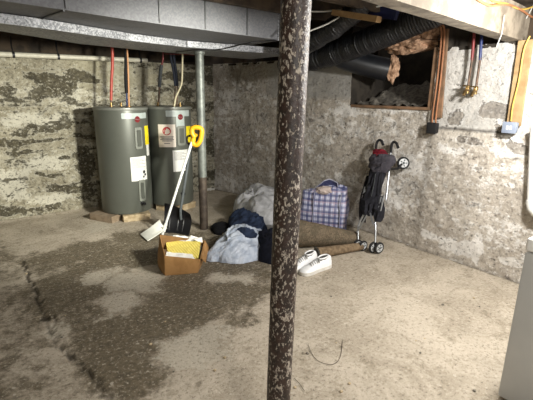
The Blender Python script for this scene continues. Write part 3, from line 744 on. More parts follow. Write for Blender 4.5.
bm = B(); tube(bm, smooth_path([onx(530, 36, -.062), onx(524, 50, -.06), onx(519, 80, -.06), onx(513, 105, -.06), onx(511, 121, -.06)]), .0055, 8)
tag(obj('yellow_cable', bm, M['yellow_cable']), 'yellow cable stapled down the pine board', 'cable')
t = thing('grey_outlet_box', onx(510, 134, -.05), 'pale grey blue electrical box at the foot of the pine board', 'electrical box')
c_ = onx(510.5, 127.5, -.075); bm = B(); box(bm, c_, (.05, .10, .085), bev=.008); obj('box_body', bm, M['bluebox'], t)
bm = B(); box(bm, c_+V((-.027, 0, 0)), (.006, .106, .09), bev=.003); cp = obj('cover_plate', bm, M['bluebox'], t)
bm = B()
for dy in (-.012, .012): box(bm, c_+V((-.0305, dy, .0)), (.002, .016, .03), bev=.0)
obj('socket_face', bm, M['white_label'], cp, smooth=False)
def hose_bib(name, px_top, px_mid, px_bot, mt, label):
    x_ = -.07; a_ = onx(*px_top, x_); a_.z = min(a_.z+.05, 2.18); mdl = onx(*px_mid, x_); b_ = onx(*px_bot, x_)
    t = thing(name, b_, label, 'pipe')
    bm = B(); tube(bm, smooth_path([a_, a_.lerp(mdl, .5), mdl]), .012, 10); obj('plastic_tube', bm, mt, t)
    bm = B(); tube(bm, [mdl+V((0, 0, .015)), mdl, b_+V((0, 0, .02))], [.013, .0095, .0095], 10); obj('copper_tube', bm, M['copper'], t)
    bm = B(); lathe(bm, [(.012, -.03), (.016, -.028), (.016, .01), (.02, .012), (.02, .03), (.011, .032)], Matrix.Translation(b_), 12)
    tube(bm, [b_, b_+V((-.05, -.005, -.012)), b_+V((-.065, -.005, -.045))], [.012, .013, .015], 10); vv = obj('valve_body', bm, M['brass'], t)
    bm = B(); box(bm, b_+V((-.03, .0, .035)), (.03, .055, .01), bev=.003); tube(bm, [b_+V((-.03, 0, .0)), b_+V((-.03, 0, .04))], .006, 8); obj('valve_handle', bm, M['brass'], vv)
hose_bib('hot_supply_pipe', (473.5, 38), (472, 60), (467.5, 90), M['darkred'], 'red topped copper supply pipe with a brass valve on the whitewashed wall')
hose_bib('cold_supply_pipe', (481, 38), (480, 60), (475.5, 91), M['bluepex'], 'blue topped copper supply pipe with a brass valve on the whitewashed wall')
# pvc drain at the right edge
t = thing('drain_pipe', onx(531, 216, -.1), 'white plastic drain pipe with an elbow on the wall above the appliance', 'pipe')
a_ = onx(534.5, 128, -.09); b_ = onx(530.8, 203, -.09)
bm = B(); tube(bm, [a_, b_], .03, 16); obj('tube', bm, M['pvc_clean'], t)
bm = B(); tube(bm, [b_+V((0, 0, .02)), b_, b_+V((0, -.012, -.04)), b_+V((0, -.045, -.072)), b_+V((0, -.11, -.08)), b_+V((0, -.14, -.08))], .036, 16); obj('elbow', bm, M['pvc_clean'], t)
# orange and yellow cables running along the beam face
off = V((dd.y, -dd.x, 0))*(.0625+.014)
def bm_pt(px, z):
    # point on the beam front face at pixel column
    base = beamA+off
    n_ = V((dd.y, -dd.x, 0)); d_ = ray(px, z); s_ = (base-CAM).dot(n_)/d_.dot(n_); return CAM+d_*s_
bm = B(); tube(bm, smooth_path([bm_pt(440, -22), bm_pt(474, -3), bm_pt(484, 3.2), bm_pt(492, 5.6), bm_pt(503, 4.3), bm_pt(513, 6), bm_pt(523, 11), bm_pt(530, 16), bm_pt(537, 19)]), .0075, 8)
tag(obj('orange_cable.002', bm, M['orange_cable']), 'orange cable sagging along the face of the timber beam', 'cable')
bm = B(); tube(bm, smooth_path([bm_pt(470, -14), bm_pt(492, 0), bm_pt(499, 2.6), bm_pt(508, 4.2), bm_pt(518, 8.5), bm_pt(526, 9), bm_pt(540, 4)]), .006, 8)
tag(obj('yellow_cable.001', bm, M['yellow_cable']), 'yellow cable tangled with the orange cable on the timber beam', 'cable')
c1, c2 = bm_pt(504.4, 15), bm_pt(502, 33)
bm = B(); tube(bm, [c1, c1.lerp(c2, .5), c2, c2+V((-.004, .02, -.09))], .0032, 8); tag(obj('white_wire', bm, M['white_cable']), 'short white wire hanging straight down over the timber beam face', 'wire')
c1, c2 = bm_pt(533, 6), bm_pt(526.5, 18); bm = B(); tube(bm, [c1, c2], .0045, 8); tag(obj('white_wire.001', bm, M['white_cable']), 'stub of white wire under the orange cable at the right end of the beam', 'wire')

# ------------------------------------------------------------------ overhead clutter beside the beam
def corrug(name, pts, r, label, mat, pitch=.024, amp=.045, n=12):
    path = smooth_path(pts, n); L = [0]
    for a, b in zip(path, path[1:]): L.append(L[-1]+(b-a).length)
    N = int(L[-1]/pitch*4); out, rs = [], []
    j = 0
    for k in range(N+1):
        s = L[-1]*k/N
        while j < len(path)-2 and L[j+1] < s: j += 1
        out.append(path[j].lerp(path[j+1], (s-L[j])/max(1e-6, L[j+1]-L[j]))); rs.append(r*(1+amp*(.5+.5*math.sin(2*PI*k/4+.6))+.07*fbm((s*9, 1, 2))+.035*fbm((s*31, 4, 2))))
    bm = B(); tube(bm, out, rs, 20); return tag(obj(name, bm, mat), label, 'hose')
corrug('flexible_duct', [onx(285, 66, -.42), onx(322, 57, -.40), onx(352, 47, -.38), onx(385, 34, -.36), onx(418, 20, -.32), onx(440, 10, -.28)], .115, 'long black ribbed air hose sloping up over the wall beside the beam', M['flex'])
corrug('flexible_duct.001', [onx(296, 50, -.85), onx(318, 38, -.85), onx(338, 25, -.83), onx(352, 14, -.8), onx(364, 2, -.78)], .085, 'short black ribbed air hose just right of the rusty post top', M['flex'])
a_, b_ = onx(344, 58, -.17), onx(388, 70, .14)
bm = B(); tube(bm, smooth_path([onx(322, 60, -.24), a_, a_.lerp(b_, .5)+V((0, 0, .01)), b_]), [.1]*13+[.1]*6, 20) if False else tube(bm, smooth_path([a_+(a_-b_)*.2+V((0, 0, .03)), a_, a_.lerp(b_, .5)+V((0, 0, -.01)), b_]), .118, 24)
tag(obj('smooth_duct', bm, M['smoothduct']), 'smooth black air hose dipping into the dark wall opening', 'hose')
# insulation
def clump(name, px, X, rad, seed, mat, label, cat, stretch=(1, 1, 1), smoothv=3):
    c = onx(*px, X); bm = B(); bmesh.ops.create_icosphere(bm, subdivisions=4, radius=1)
    for v in bm.verts:
        n = v.co.normalized(); k = 1+.35*fbm(n*1.6+V((seed, 0, 0)))+.12*fbm(n*5+V((0, seed, 0)), 5)
        v.co = V((n.x*rad*stretch[0], n.y*rad*stretch[1], n.z*rad*stretch[2]))*k+c
    return tag(obj(name, bm, mat), label, cat)
clump('insulation_batt', (410, 42), .13, .23, 3, M['insul'], 'tan fluffy insulation batt stuffed above the dark wall opening', 'insulation', (.75, 1.25, .48))
clump('insulation_scrap', (393, 68), .12, .1, 8, M['insul'], 'torn tan insulation scrap hanging into the dark wall opening', 'insulation', (.6, .6, 1.25))
clump('insulation_scrap.001', (430, 30), .05, .1, 5, M['insul'], 'pale insulation tuft bulging under the beam beside the brown lath', 'insulation', (.8, 1.1, .7))
# rubble heap inside the opening
bm = B(); n_ = 30
g = [[V((.03+i*.03, HY0+.05+j*(HY1-HY0-.1)/n_, HZ+.002+.02*i/4+.05*max(0, fbm((i*.4, j*.35, 4)))+ .015*fbm((i*1.3, j*1.1, 2))+.09*sstep(6, 22, i)*(.5+.6*sstep(2, 16, j)))) for j in range(n_+1)] for i in range(28)]
loft(bm, g, closed=False, cap=False)
tag(obj('rubble', bm, M['rubble']), 'grey rubble and dirt heaped on the sill of the dark wall opening', 'rubble', kind='stuff')
# plank, cables, tarp
def plank(name, pa, pb, X, w, th, mat, label):
    a, b = onx(*pa, X), onx(*pb, X); d = (b-a).normalized(); s = V((0, 0, 1)).cross(d).normalized(); bm = B()
    box(bm, (a+b)/2, ((b-a).length, th, w), Matrix((d, s, d.cross(s))).transposed(), .003); return tag(obj(name, bm, mat, smooth=False), label, 'board')
plank('pale_plank', (334, 12.5), (379, 19.5), -.95, .045, .06, M['palewood'], 'pale wooden plank above the black ribbed hoses')
bm = B(); tube(bm, smooth_path([near(300, 12, (-1.3, -2.7)), near(311, 11.5, (-1.3, -2.7)), near(325, 11.3, (-1.25, -2.7)), near(345, 9.3, (-1.2, -2.75)), near(370, 8, (-1.1, -2.9)), near(392, 3, (-1.0, -2.9))]), .007, 8)
tag(obj('white_cable', bm, M['white_cable']), 'white cable running level behind the rusty post top over the plank', 'cable')
bm = B(); tube(bm, smooth_path([near(300, 36, (-1.3, -2.75)), near(311, 30.5, (-1.3, -2.75)), near(325, 25, (-1.3, -2.75)), near(336, 19, (-1.25, -2.75)), near(344, 14.5, (-1.2, -2.8)), near(350, 11, (-1.1, -2.9))]), .007, 8)
tag(obj('white_cable.001', bm, M['white_cable']), 'white cable slanting up from behind the rusty post to the plank', 'cable')
c_ = onx(382, 13, -.6); bm = B(); box(bm, c_, (.04, .3, .09), Matrix.Rotation(.2, 3, 'X'))
bmesh.ops.subdivide_edges(bm, edges=bm.edges[:], cuts=4, use_grid_fill=True)
for v in bm.verts: v.co += V((1, .3, .6))*.02*fbm(v.co*8)
tag(obj('blue_tarp', bm, M['tarp']), 'folded scrap of blue tarp tucked behind the pale plank', 'tarp')

# ------------------------------------------------------------------ white appliance
A0 = V((-1.578, -4.926, 0)); W_, D_, Ht = .70, .72, .9
t = thing('washing_machine', A0+V((W_/2, -D_/2, 0)), 'white laundry appliance cut off at the lower right corner', 'appliance')
c_ = A0+V((W_/2, -D_/2, 0))
bm = B(); box(bm, c_+V((0, 0, .03+.40)), (W_, D_, .80), bev=.008); obj('cabinet', bm, M['appl_side'], t)
bm = B(); box(bm, c_+V((0, 0, .868)), (W_+.006, D_+.006, .064), bev=.012, seg=3); obj('top_panel', bm, M['appl'], t)
bm = B(); box(bm, c_+V((.01, -.02, .9035)), (W_*.72, D_*.7, .010), bev=.004); obj('lid', bm, M['appl'], t)
bm = B(); box(bm, c_+V((.28, 0, .97)), (.12, D_*.96, .14), bev=.02); obj('control_panel', bm, M['appl'], t)
for sx in (-1, 1):
    for sy in (-1, 1):
        bm = B(); lathe(bm, [(.022, 0), (.022, .012), (.012, .014), (.012, .034)], Matrix.Translation(c_+V((sx*(W_/2-.05), sy*(D_/2-.05), 0))), 12); obj('foot', bm, M['black'], t)

# ------------------------------------------------------------------ shovels
# white scoop with yellow D grip
ft = onz(163.5, 231, .06); tp = near(193.5, 137, (P1.x-.06, P1.y-.08))
t = thing('white_shovel', (ft.x, ft.y, 0), 'white plastic scoop shovel with a yellow D grip leaning toward the slim post', 'shovel')
ax_ = (tp-ft).normalized()
bm = B(); tube(bm, [ft-ax_*.04, ft.lerp(tp, .5), tp], .0145, 12); obj('shaft', bm, M['shaft_white'], t)
g0 = tp+ax_*.0; sd = RT; 
bm = B(); k0 = tp+ax_*.01
up_ = (V((0, 0, 1))*.55+RT*.32).normalized()
gp = [k0+RT*-.01, k0+RT*-.015+up_*.05, k0+RT*.0+up_*.12, k0+RT*.075+up_*.09, k0+RT*.09+up_*.02, k0+RT*.05-up_*.03, k0+RT*.0+up_*.0]
gp = [near(*q_, tp) for q_ in ((194.5, 137), (192.2, 133), (192.5, 128.5), (196.5, 127.3), (201.3, 129), (201.6, 134), (200, 141), (196.5, 145), (193, 143), (193.6, 138))]
tube(bm, smooth_path(gp, 5), .026, 10)
tube(bm, [near(193.5, 138.5, tp), near(196.2, 134, tp)], [.017, .022], 10)
obj('grip', bm, M['yellow_grip'], t, label='yellow D-shaped grip')
# blade: curved plate from the socket down to the floor edge
tipA, tipB = onz(140.3, 234.6, .012), onz(147.6, 241.2, .012); rA, rB = near(160, 223.5, ft), near(167, 231.5, ft)
rA.z, rB.z = max(rA.z, .06), max(rB.z, .05)
bm = B(); rows = []
for i in range(9):
    u = i/8; row = []
    for j in range(9):
        v = j/8; p = tipA.lerp(rA, u).lerp(tipB.lerp(rB, u), v); p = p+V((0, 0, .012*u+.025*(abs(2*v-1)**3)*u-.006*math.sin(PI*u))); p.z = max(p.z, .006); row.append(p)
    rows.append(row)
bt_ = [[p+V((0, 0, .007)) for p in r] for r in rows]
loft(bm, [r+list(reversed(s_)) for r, s_ in zip(rows, bt_)])
obj('blade', bm, M['blade_white'], t)
bm = B(); tube(bm, [rA.lerp(rB, .5)+V((0, 0, .01)), ft, ft+ax_*.09], [.026, .024, .018], 12); obj('socket', bm, M['blade_white'], t)
# black snow shovel standing behind the box
b0, b1 = onz(163, 233), onz(188.5, 236); q0, q1 = near(164.5, 203, b0.lerp(b1, .3)+FH*.06), near(190, 214, b0.lerp(b1, .7)+FH*.06)
t = thing('black_shovel', b0.lerp(b1, .5), 'black snow shovel with a broad curved blade standing behind the cardboard box', 'shovel')
bm = B(); rows = []
for i in range(13):
    u = i/12; row = []
    for j in range(11):
        v = j/10; lo = b0.lerp(b1, v); hi = q0.lerp(q1, v)+V((0, 0, .004*math.sin(PI*v)))
        p = lo.lerp(hi, u)+FH*(.07*math.sin(PI*u)+.035*math.sin(PI*v)); p.z = max(p.z, .004)
        p += RT*(.012*math.sin(PI*u)*(2*v-1)); row.append(p)
    rows.append(row)
bk = [[p+FH*.006 for p in r] for r in rows]
loft(bm, [r+list(reversed(s_)) for r, s_ in zip(rows, bk)]); obj('blade', bm, M['black'], t)
bm = B()
for v in (.25, .5, .75): tube(bm, [rows[i][int(v*10)]-FH*.003 for i in range(1, 12)], .006, 6)
obj('blade_rib', bm, M['black'], t)
s0 = rows[11][6]+FH*.0; s1 = near(191.5, 146, (P1.x-.02, P1.y-.11+.02)); s1 = near(190.5, 146, s0+FH*.18)
bm = B(); tube(bm, [rows[6][6]-FH*.012, s0-FH*.012, s0.lerp(s1, .5), s1], .016, 12); obj('shaft', bm, M['greyins'], t, label='dark grey shaft')
sdir = (s1-s0).normalized(); bm = B(); tube(bm, smooth_path([s1, s1+sdir*.05-RT*.045, s1+sdir*.11-RT*.045, s1+sdir*.11+RT*.045, s1+sdir*.05+RT*.045, s1]), .012, 8); obj('grip', bm, M['black'], t)

# ------------------------------------------------------------------ cardboard box with papers
fl_, fr_, br_ = onz(165, 276), onz(198, 273), onz(205.3, 254.5)
bl_ = onz(157.5, 261)
tfl, tfr, tbr, tbl = near(164.5, 256, fl_), near(200.3, 259.5, fr_), near(205, 240.5, br_), near(159.5, 234.5, bl_)
t = thing('cardboard_box', (fl_+br_)/2, 'open brown cardboard box full of papers in front of the shovels', 'box')
ctr = (fl_+fr_+br_+bl_)/4
def cwall(name, a, b, tb, ta, mat, bulge=.012):
    bm = B(); n = V((b.y-a.y, a.x-b.x, 0)).normalized()
    if n.dot((a+b)/2-ctr) < 0: n = -n
    rows = []
    for i in range(6):
        u = i/5; rows.append([a.lerp(b, v/5).lerp(ta.lerp(tb, v/5), u)+V((0, 0, .004*(1-u)))+n*bulge*math.sin(PI*v/5)*math.sin(PI*(.2+.8*u)) for v in range(6)])
    loft(bm, [r+[p-n*.006 for p in reversed(r)] for r in rows]); return obj(name, bm, mat, t)
cwall('front_wall', fl_, fr_, tfr, tfl, M['card']); cwall('back_wall', br_, bl_, tbl, tbr, M['card_in'])
cwall('side_wall', bl_, fl_, tfl, tbl, M['card'], .03); cwall('side_wall', fr_, br_, tbr, tfr, M['card'])
bm = B(); quadslab(bm, [fl_, fr_, br_, bl_], (0, 0, 1), .006); obj('box_floor', bm, M['card_in'], t, smooth=False)
lf = (fl_-fr_).normalized(); bk_ = (br_-fr_).normalized()
bm = B(); quadslab(bm, [tfr+bk_*.03, tbr-bk_*.01, tbr-lf*.03+V((0, 0, -.075)), tfr+bk_*.04-lf*.035+V((0, 0, -.05))], -lf, .005); obj('flap', bm, M['card'], t, smooth=False)
def pslab(name, pts, th, mat, label, cat, wr=.0, seed=0, n=8):
    nn = (pts[1]-pts[0]).cross(pts[3]-pts[0]).normalized()
    if nn.z < 0: nn = -nn
    rows = []
    for i in range(n+1):
        u = i/n; rows.append([pts[0].lerp(pts[1], v/n).lerp(pts[3].lerp(pts[2], v/n), u) for v in range(n+1)])
    rows = [[p+nn*wr*fbm(p*16+V((seed, 0, 0))) for p in r] for r in rows]; bm = B()
    loft(bm, [r+[p-nn*th for p in reversed(r)] for r in rows]); return tag(obj(name, bm, mat, smooth=False), label, cat)
qf, qb = (fl_*.72+br_*.28), (fl_*.22+br_*.78)
ins = [fl_.lerp(ctr, .14), fr_.lerp(ctr, .14), br_.lerp(ctr, .14), bl_.lerp(ctr, .14)]
bm = B(); loft(bm, [[p+V((0, 0, .008)) for p in ins], [ins[0]+V((0, 0, .07)), ins[1]+V((0, 0, .07)), ins[2]+V((0, 0, .11)), ins[3]+V((0, 0, .12))]])
tag(obj('paper_stack', bm, M['paper'], smooth=False), 'thick stack of white papers filling the cardboard box', 'paper')
pslab('yellow_envelopes', [near(168.5, 255.5, qf), near(198.5, 258, qf), near(200.5, 241.5, qb), near(165.5, 240.3, qb)], .028, M['yellow_paper'], 'bundle of yellow envelopes lying tilted on top in the cardboard box', 'envelopes', .008, 3)
pslab('white_sheet', [near(165.7, 256.5, fl_*.88+br_*.12), near(195, 259.3, fl_*.88+br_*.12), near(192, 254, fl_*.75+br_*.25), near(166.5, 251.5, fl_*.75+br_*.25)], .003, M['paper'], 'white sheet slipping out below the yellow envelopes', 'paper', .01, 6)
pslab('white_sheet.001', [near(171, 241, fl_*.2+br_*.8), near(202.5, 242, fl_*.2+br_*.8), near(202, 236.5, fl_*.06+br_*.94), near(173, 235, fl_*.06+br_*.94)], .004, M['paper'], 'crumpled white sheet behind the yellow envelopes in the box', 'paper', .035, 9)

# ------------------------------------------------------------------ soft heaps
def heap(name, cpx, outline, Hh, mat, label, cat, seed=0, fold=(1.0, 0.2), famp=.03, p=2.2, zb=.003, peak=(0, 0), parent=None, nr=16, nt=56, lift=None):
    c = onz(*cpx, zb); pts = [onz(*q_, zb) for q_ in outline]
    pol = sorted([(math.atan2(q_.y-c.y, q_.x-c.x), math.hypot(q_.x-c.x, q_.y-c.y)) for q_ in pts])
    def R(a):
        for (a0, r0_), (a1, r1_) in zip(pol, pol[1:]+[(pol[0][0]+2*PI, pol[0][1])]):
            for aa in (a, a+2*PI):
                if a0 <= aa <= a1:
                    tt = (aa-a0)/(a1-a0+1e-9); tt = tt*tt*(3-2*tt); return r0_*(1-tt)+r1_*tt
        return pol[0][1]
    fd = V((fold[0], fold[1], 0)).normalized(); fp = V((-fd.y, fd.x, 0)); bm = B(); rings = []
    for i in range(nr+1):
        u = 1-(i/nr); 
        ring = []
        for k in range(nt):
            a = -PI+2*PI*k/nt; rr_ = R(a)
            u2 = math.sin(u*PI/2)**.85 if u < 1 else 1.0
            x, y = c.x+math.cos(a)*rr_*u2+peak[0]*(1-u2), c.y+math.sin(a)*rr_*u2+peak[1]*(1-u2)
            q_ = V((x, y, 0)); h = Hh*max(0, 1-u2**p)**(1/p*1.05)
            s1_, s2_ = q_.dot(fp), q_.dot(fd)
            w = 1-abs(noise.noise(V((s1_*13+.8*fbm((x*5, y*5, seed)), s2_*3.2, seed))))*2
            w2 = 1-abs(noise.noise(V((s1_*27+fbm((x*7, y*7, seed+3)), s2_*8, seed+9))))*2
            amp = sstep(0, .5, h/Hh+.12)
            h = h*(1+.22*fbm((x*5, y*5, seed+1.5)))+(famp*w+famp*.45*w2)*amp
            jig = 1+ (.05*w2+.04*fbm((a*2, seed, u)))*(1-amp*.5)
            if u == 1: h = 0
            ring.append(V((c.x+(x-c.x)*jig, c.y+(y-c.y)*jig, zb+max(h, .0))))
        rings.append(ring)
    low_ = [V((q_.x, q_.y, zb)) for q_ in rings[0]]
    loft(bm, rings[:-1]+[[rings[-1][0].lerp(q_, .02) for q_ in rings[-2]]])
    o = obj(name, bm, mat, parent)
    if parent is None: tag(o, label, cat)
    return o
heap('grey_bundle', (264, 219), [(239, 214), (246, 226), (262, 236), (276, 239), (285, 231), (284, 217), (273, 206), (254, 204)], .32, M['grey_cloth'], 'large pale grey quilted bundle slumped behind the laundry pile', 'bedding', 2, (.95, -.3), .035, 2.6, peak=(-.1, .08))
heap('dark_trousers', (248, 231), [(229, 231), (238, 240), (258, 242), (270, 236), (264, 226), (248, 220), (236, 223)], .2, M['navy'], 'dark navy clothes piled between grey bundle and pale blue bag', 'clothes', 5, (.8, -.5), .03, 2.2)
lb = thing('laundry_bag', onz(236, 258), 'pale blue grey laundry bag spilling clothes on the floor beside the box', 'bag')
heap('bag_body', (243, 249), [(207.5, 260.5), (220, 262.5), (240, 263), (258, 260), (267, 251), (260, 242), (242, 238), (226, 241), (214, 251)], .2, M['blue_cloth'], None, None, 11, (1, -.25), .032, 1.5, parent=lb)
from mathutils.bvhtree import BVHTree
def surf(px, py, objs, lift=.0):
    best = None; d_ = ray(px, py).normalized()
    for o in objs:
        me = o.data; off = root_loc(o)
        bv = BVHTree.FromPolygons([v.co+off for v in me.vertices], [tuple(p.vertices) for p in me.polygons])
        h = bv.ray_cast(CAM, d_)
        if h[0] is not None and (best is None or h[3] < best): best = h[3]
    return CAM+d_*((best if best else (onz(px, py)-CAM).length)-lift)
soft = [bpy.data.objects[n] for n in ('grey_bundle', 'dark_trousers', 'bag_body')]
rim = smooth_path([surf(*q_, soft, .004) for q_ in ((229, 240), (227, 233), (232, 227.5), (242, 226), (252, 228.5), (261, 231), (265, 237), (262, 242))], 5)
bm = B(); tube(bm, rim, [.014+.007*math.sin(i*1.9) for i in range(len(rim))], 8); obj('bag_rim', bm, M['blue_cloth'], lb)
heap('crumpled_jeans', (269, 252), [(258, 256), (262, 262), (274, 264), (284, 259), (285, 248), (272, 243), (262, 246)], .2, M['navy_dark'], 'very dark navy garment lying right of the pale blue bag', 'clothes', 8, (.2, .9), .025)
# garment folded in the bag's mouth
def drape(name, pxs, ref, w, mat, label, cat, seed):
    path = smooth_path([near(*q_, ref) for q_ in pxs], 6); bm = B(); fr = frames(path); rings = []
    for i, (p, (n, b, t_)) in enumerate(zip(path, fr)):
        e = math.sin(PI*(i+.4)/(len(path)-.2)); ring = []
        for k in range(14):
            a = 2*PI*k/14; ww = w*(.35+.65*e)*(1+.3*fbm((i*.5, k*.7, seed)))
            ring.append(p+RT*math.cos(a)*ww+UP*math.sin(a)*ww*.55+FW*math.sin(a)*ww*.3)
        rings.append(ring)
    loft(bm, rings); return tag(obj(name, bm, mat), label, cat)
def drape(name, pxs, w, mat, label, cat, seed):
    path = smooth_path([surf(*q_, soft, .012) for q_ in pxs], 6); bm = B(); rings = []
    for i, p in enumerate(path):
        e = math.sin(PI*(i+.4)/(len(path)-.2)); ring = []
        dirp = (path[min(i+1, len(path)-1)]-path[max(i-1, 0)]).normalized(); sd = dirp.cross(FW).normalized()
        for k in range(16):
            a = 2*PI*k/16; ww = w*(.3+.7*e)*(1+.35*fbm((i*.5, k*.7, seed)))
            ring.append(p+sd*math.cos(a)*ww+FW*math.sin(a)*ww*.5)
        rings.append(ring)
    loft(bm, rings); return tag(obj(name, bm, mat), label, cat)
drape('navy_garment', [(237, 230.5), (244, 232), (251, 234), (257, 236)], .05, M['navy'], 'dark navy garment stuffed in the mouth of the pale blue bag', 'clothes', 4)
drape('pale_garment', [(260, 231.5), (264.5, 237), (265.5, 244), (262, 252)], .036, M['pinkcloth'], 'pinkish white garment hanging out of the pale blue bag', 'clothes', 7)
heap('black_cloth', (221, 231), [(213, 232), (218, 235), (228, 234), (231, 229), (224, 226), (216, 227)], .075, M['blackcloth'], 'small black cloth lump left of the laundry pile', 'cloth', 14, (1, 0), .012)
bm = B(); box(bm, onz(224.5, 226.5, .03), (.07, .03, .06), Matrix.Rotation(.6, 3, 'Z'), .008); tag(obj('orange_scrap', bm, M['yellow_grip']), 'tiny orange scrap behind the black cloth lump', 'scrap')

# ------------------------------------------------------------------ plaid bag
pc = onz(325, 233.5)+FH*.13; yaw = math.atan2(RH.y, RH.x)-.28
Rz = Matrix.Rotation(yaw, 4, 'Z'); T_ = Matrix.Translation(pc) @ Rz
t = thing('plaid_bag', pc, 'stuffed blue and white plaid woven bag against the right wall', 'bag')
bm = B(); rings = []
for i in range(19):
    u = i/18; z = .50*u; ring = []
    hw = .262*(1+.06*math.sin(PI*u)-.06*u); hd = .125*(1+.15*math.sin(PI*min(1, u*1.1))-.38*max(0, u-.55)/.45)
    for k in range(48):
        a = 2*PI*k/48; cx, cy_ = math.cos(a), math.sin(a); e_ = .42
        x = math.copysign(abs(cx)**e_, cx)*hw; y = math.copysign(abs(cy_)**e_, cy_)*hd
        zz = z + (.035*sstep(.6, 1, u)*(math.sin(x*9+.6)+.5*fbm((x*5, y*5, 2)))) - .05*sstep(.75, 1, u)*max(0, 1-abs(x+.02)/.1)*(1 if y < 0 else -.2)
        k_ = 1+.09*fbm((x*4, y*4, z*5))+.035*fbm((x*14, y*14, z*12))
        k_ += .03*math.sin(9*zz+5*x)*sstep(.1, .3, u); ring.append(T_ @ V((x*k_, y*k_, zz+.012*fbm((x*7, y*7, z*7)))) if i else T_ @ V((x, y, 0)))
    rings.append(ring)
rings += [[T_ @ V(((T_.inverted() @ q_).x*s_, (T_.inverted() @ q_).y*s_, (T_.inverted() @ q_).z+dz)) for q_ in rings[18]] for s_, dz in ((.93, .006), (.7, -.01), (.35, -.03))]
loft(bm, rings)
# use an origin aligned with the bag so the woven checks follow its sides
bmesh.ops.transform(bm, matrix=T_.inverted(), verts=bm.verts[:])
me = bpy.data.meshes.new('bag_body'); bmesh.ops.recalc_face_normals(bm, faces=bm.faces[:]); bm.to_mesh(me); bm.free(); me.shade_smooth(); me.materials.append(M['plaid'])
bo = bpy.data.objects.new('bag_body', me); col.objects.link(bo); bo.parent = t; bo.rotation_euler = (0, 0, yaw)
L_ = lambda x, y, z: T_ @ V((x, y, z))
bm = B(); rows = []
for i in range(7):
    u = i/6; rows.append([L_(.0+(-.14+.28*v/8)*(1-.45*u)+.05*u, .05-.03*u+.03*math.sin(PI*v/8), .47+.13*u-.03*u*abs(v-3)/5) for v in range(9)])
loft(bm, [r+[p+FH*.01 for p in reversed(r)] for r in rows]); fp_ = obj('open_flap', bm, M['plaid_dark'], t, label='raised dark plaid flap')
bm = B(); tube(bm, [r[0] for r in rows]+rows[-1][1:-1]+[r[-1] for r in reversed(rows)], .006, 6); obj('flap_edge', bm, M['strap'], fp_)
for sx in (-.11, .19):
    bm = B(); tube(bm, smooth_path([L_(sx, -.13, .03), L_(sx, -.15, .2), L_(sx, -.15, .36), L_(sx+.005, -.115, .48)]), .014, 8, flat=.3); obj('strap', bm, M['strap'], t)
cc = L_(-.0, -.055, .49); bm = B(); bmesh.ops.create_icosphere(bm, subdivisions=3, radius=1)
for v in bm.verts:
    n = v.co.normalized(); v.co = cc+(Rz.to_3x3() @ V((n.x*.095, n.y*.07, n.z*.05)))*(1+.3*fbm(n*2))
tag(obj('pink_garment', bm, M['pinkcloth']), 'pale pink garment peeking out of the plaid bag top', 'clothes')

# ------------------------------------------------------------------ rolled rugs
def rug_roll(name, a, b, ra_, rb_, label, mat, seed):
    t = thing(name, a.lerp(b, .5)*1, label, 'rug'); t.location.z = 0
    d = (b-a); L = d.length; n = 24; bm = B(); rings = []
    for i in range(n+1):
        u = i/n; r_ = ra_*(1-u)+rb_*u; p = a.lerp(b, u); p = V((p.x, p.y, r_*.97+.004+.002)); 
        fr_ = frames([a, b])[0]
        s_ = V((-d.y, d.x, 0)).normalized(); ring = []
        for k in range(30):
            an = 2*PI*k/30; rr_ = r_*(1+.03*fbm((u*4, math.cos(an), seed)))
            z = math.sin(an)*rr_*.97; ring.append(p+s_*math.cos(an)*rr_+V((0, 0, max(z, -p.z+.004))))
        rings.append(ring)
    loft(bm, rings); obj('roll', bm, mat, t)
    for end, r_, sg in ((a, ra_, -1), (b, rb_, 1)):
        bm = B(); dn = d.normalized(); s_ = V((-d.y, d.x, 0)).normalized(); pts = []
        c_ = V((end.x, end.y, r_*.97+.006))+dn*sg*.004
        for k in range(60):
            f_ = k/59; an = f_*2*PI*3.2; pts.append(c_+(s_*math.cos(an)+V((0, 0, 1))*math.sin(an))*(r_*(.1+.84*f_)))
        tube(bm, pts, .006+.05*r_*.5, 6); obj('spiral_end', bm, M['ruglining'], t)
    return t
ba, bb = onz(290, 252)+FH*.03, onz(357, 248)+FH*.03
rug_roll('rolled_rug', onz(281, 247), onz(356, 245.5)+FH*.02, .17, .07, 'big tapering brown rug roll lying in front of the plaid bag', M['rug'], 3)
rug_roll('rolled_rug.001', onz(317, 258.5), onz(361, 250.5), .055, .04, 'slim brown rug roll on the floor behind the white sneakers', M['rugback'], 8)

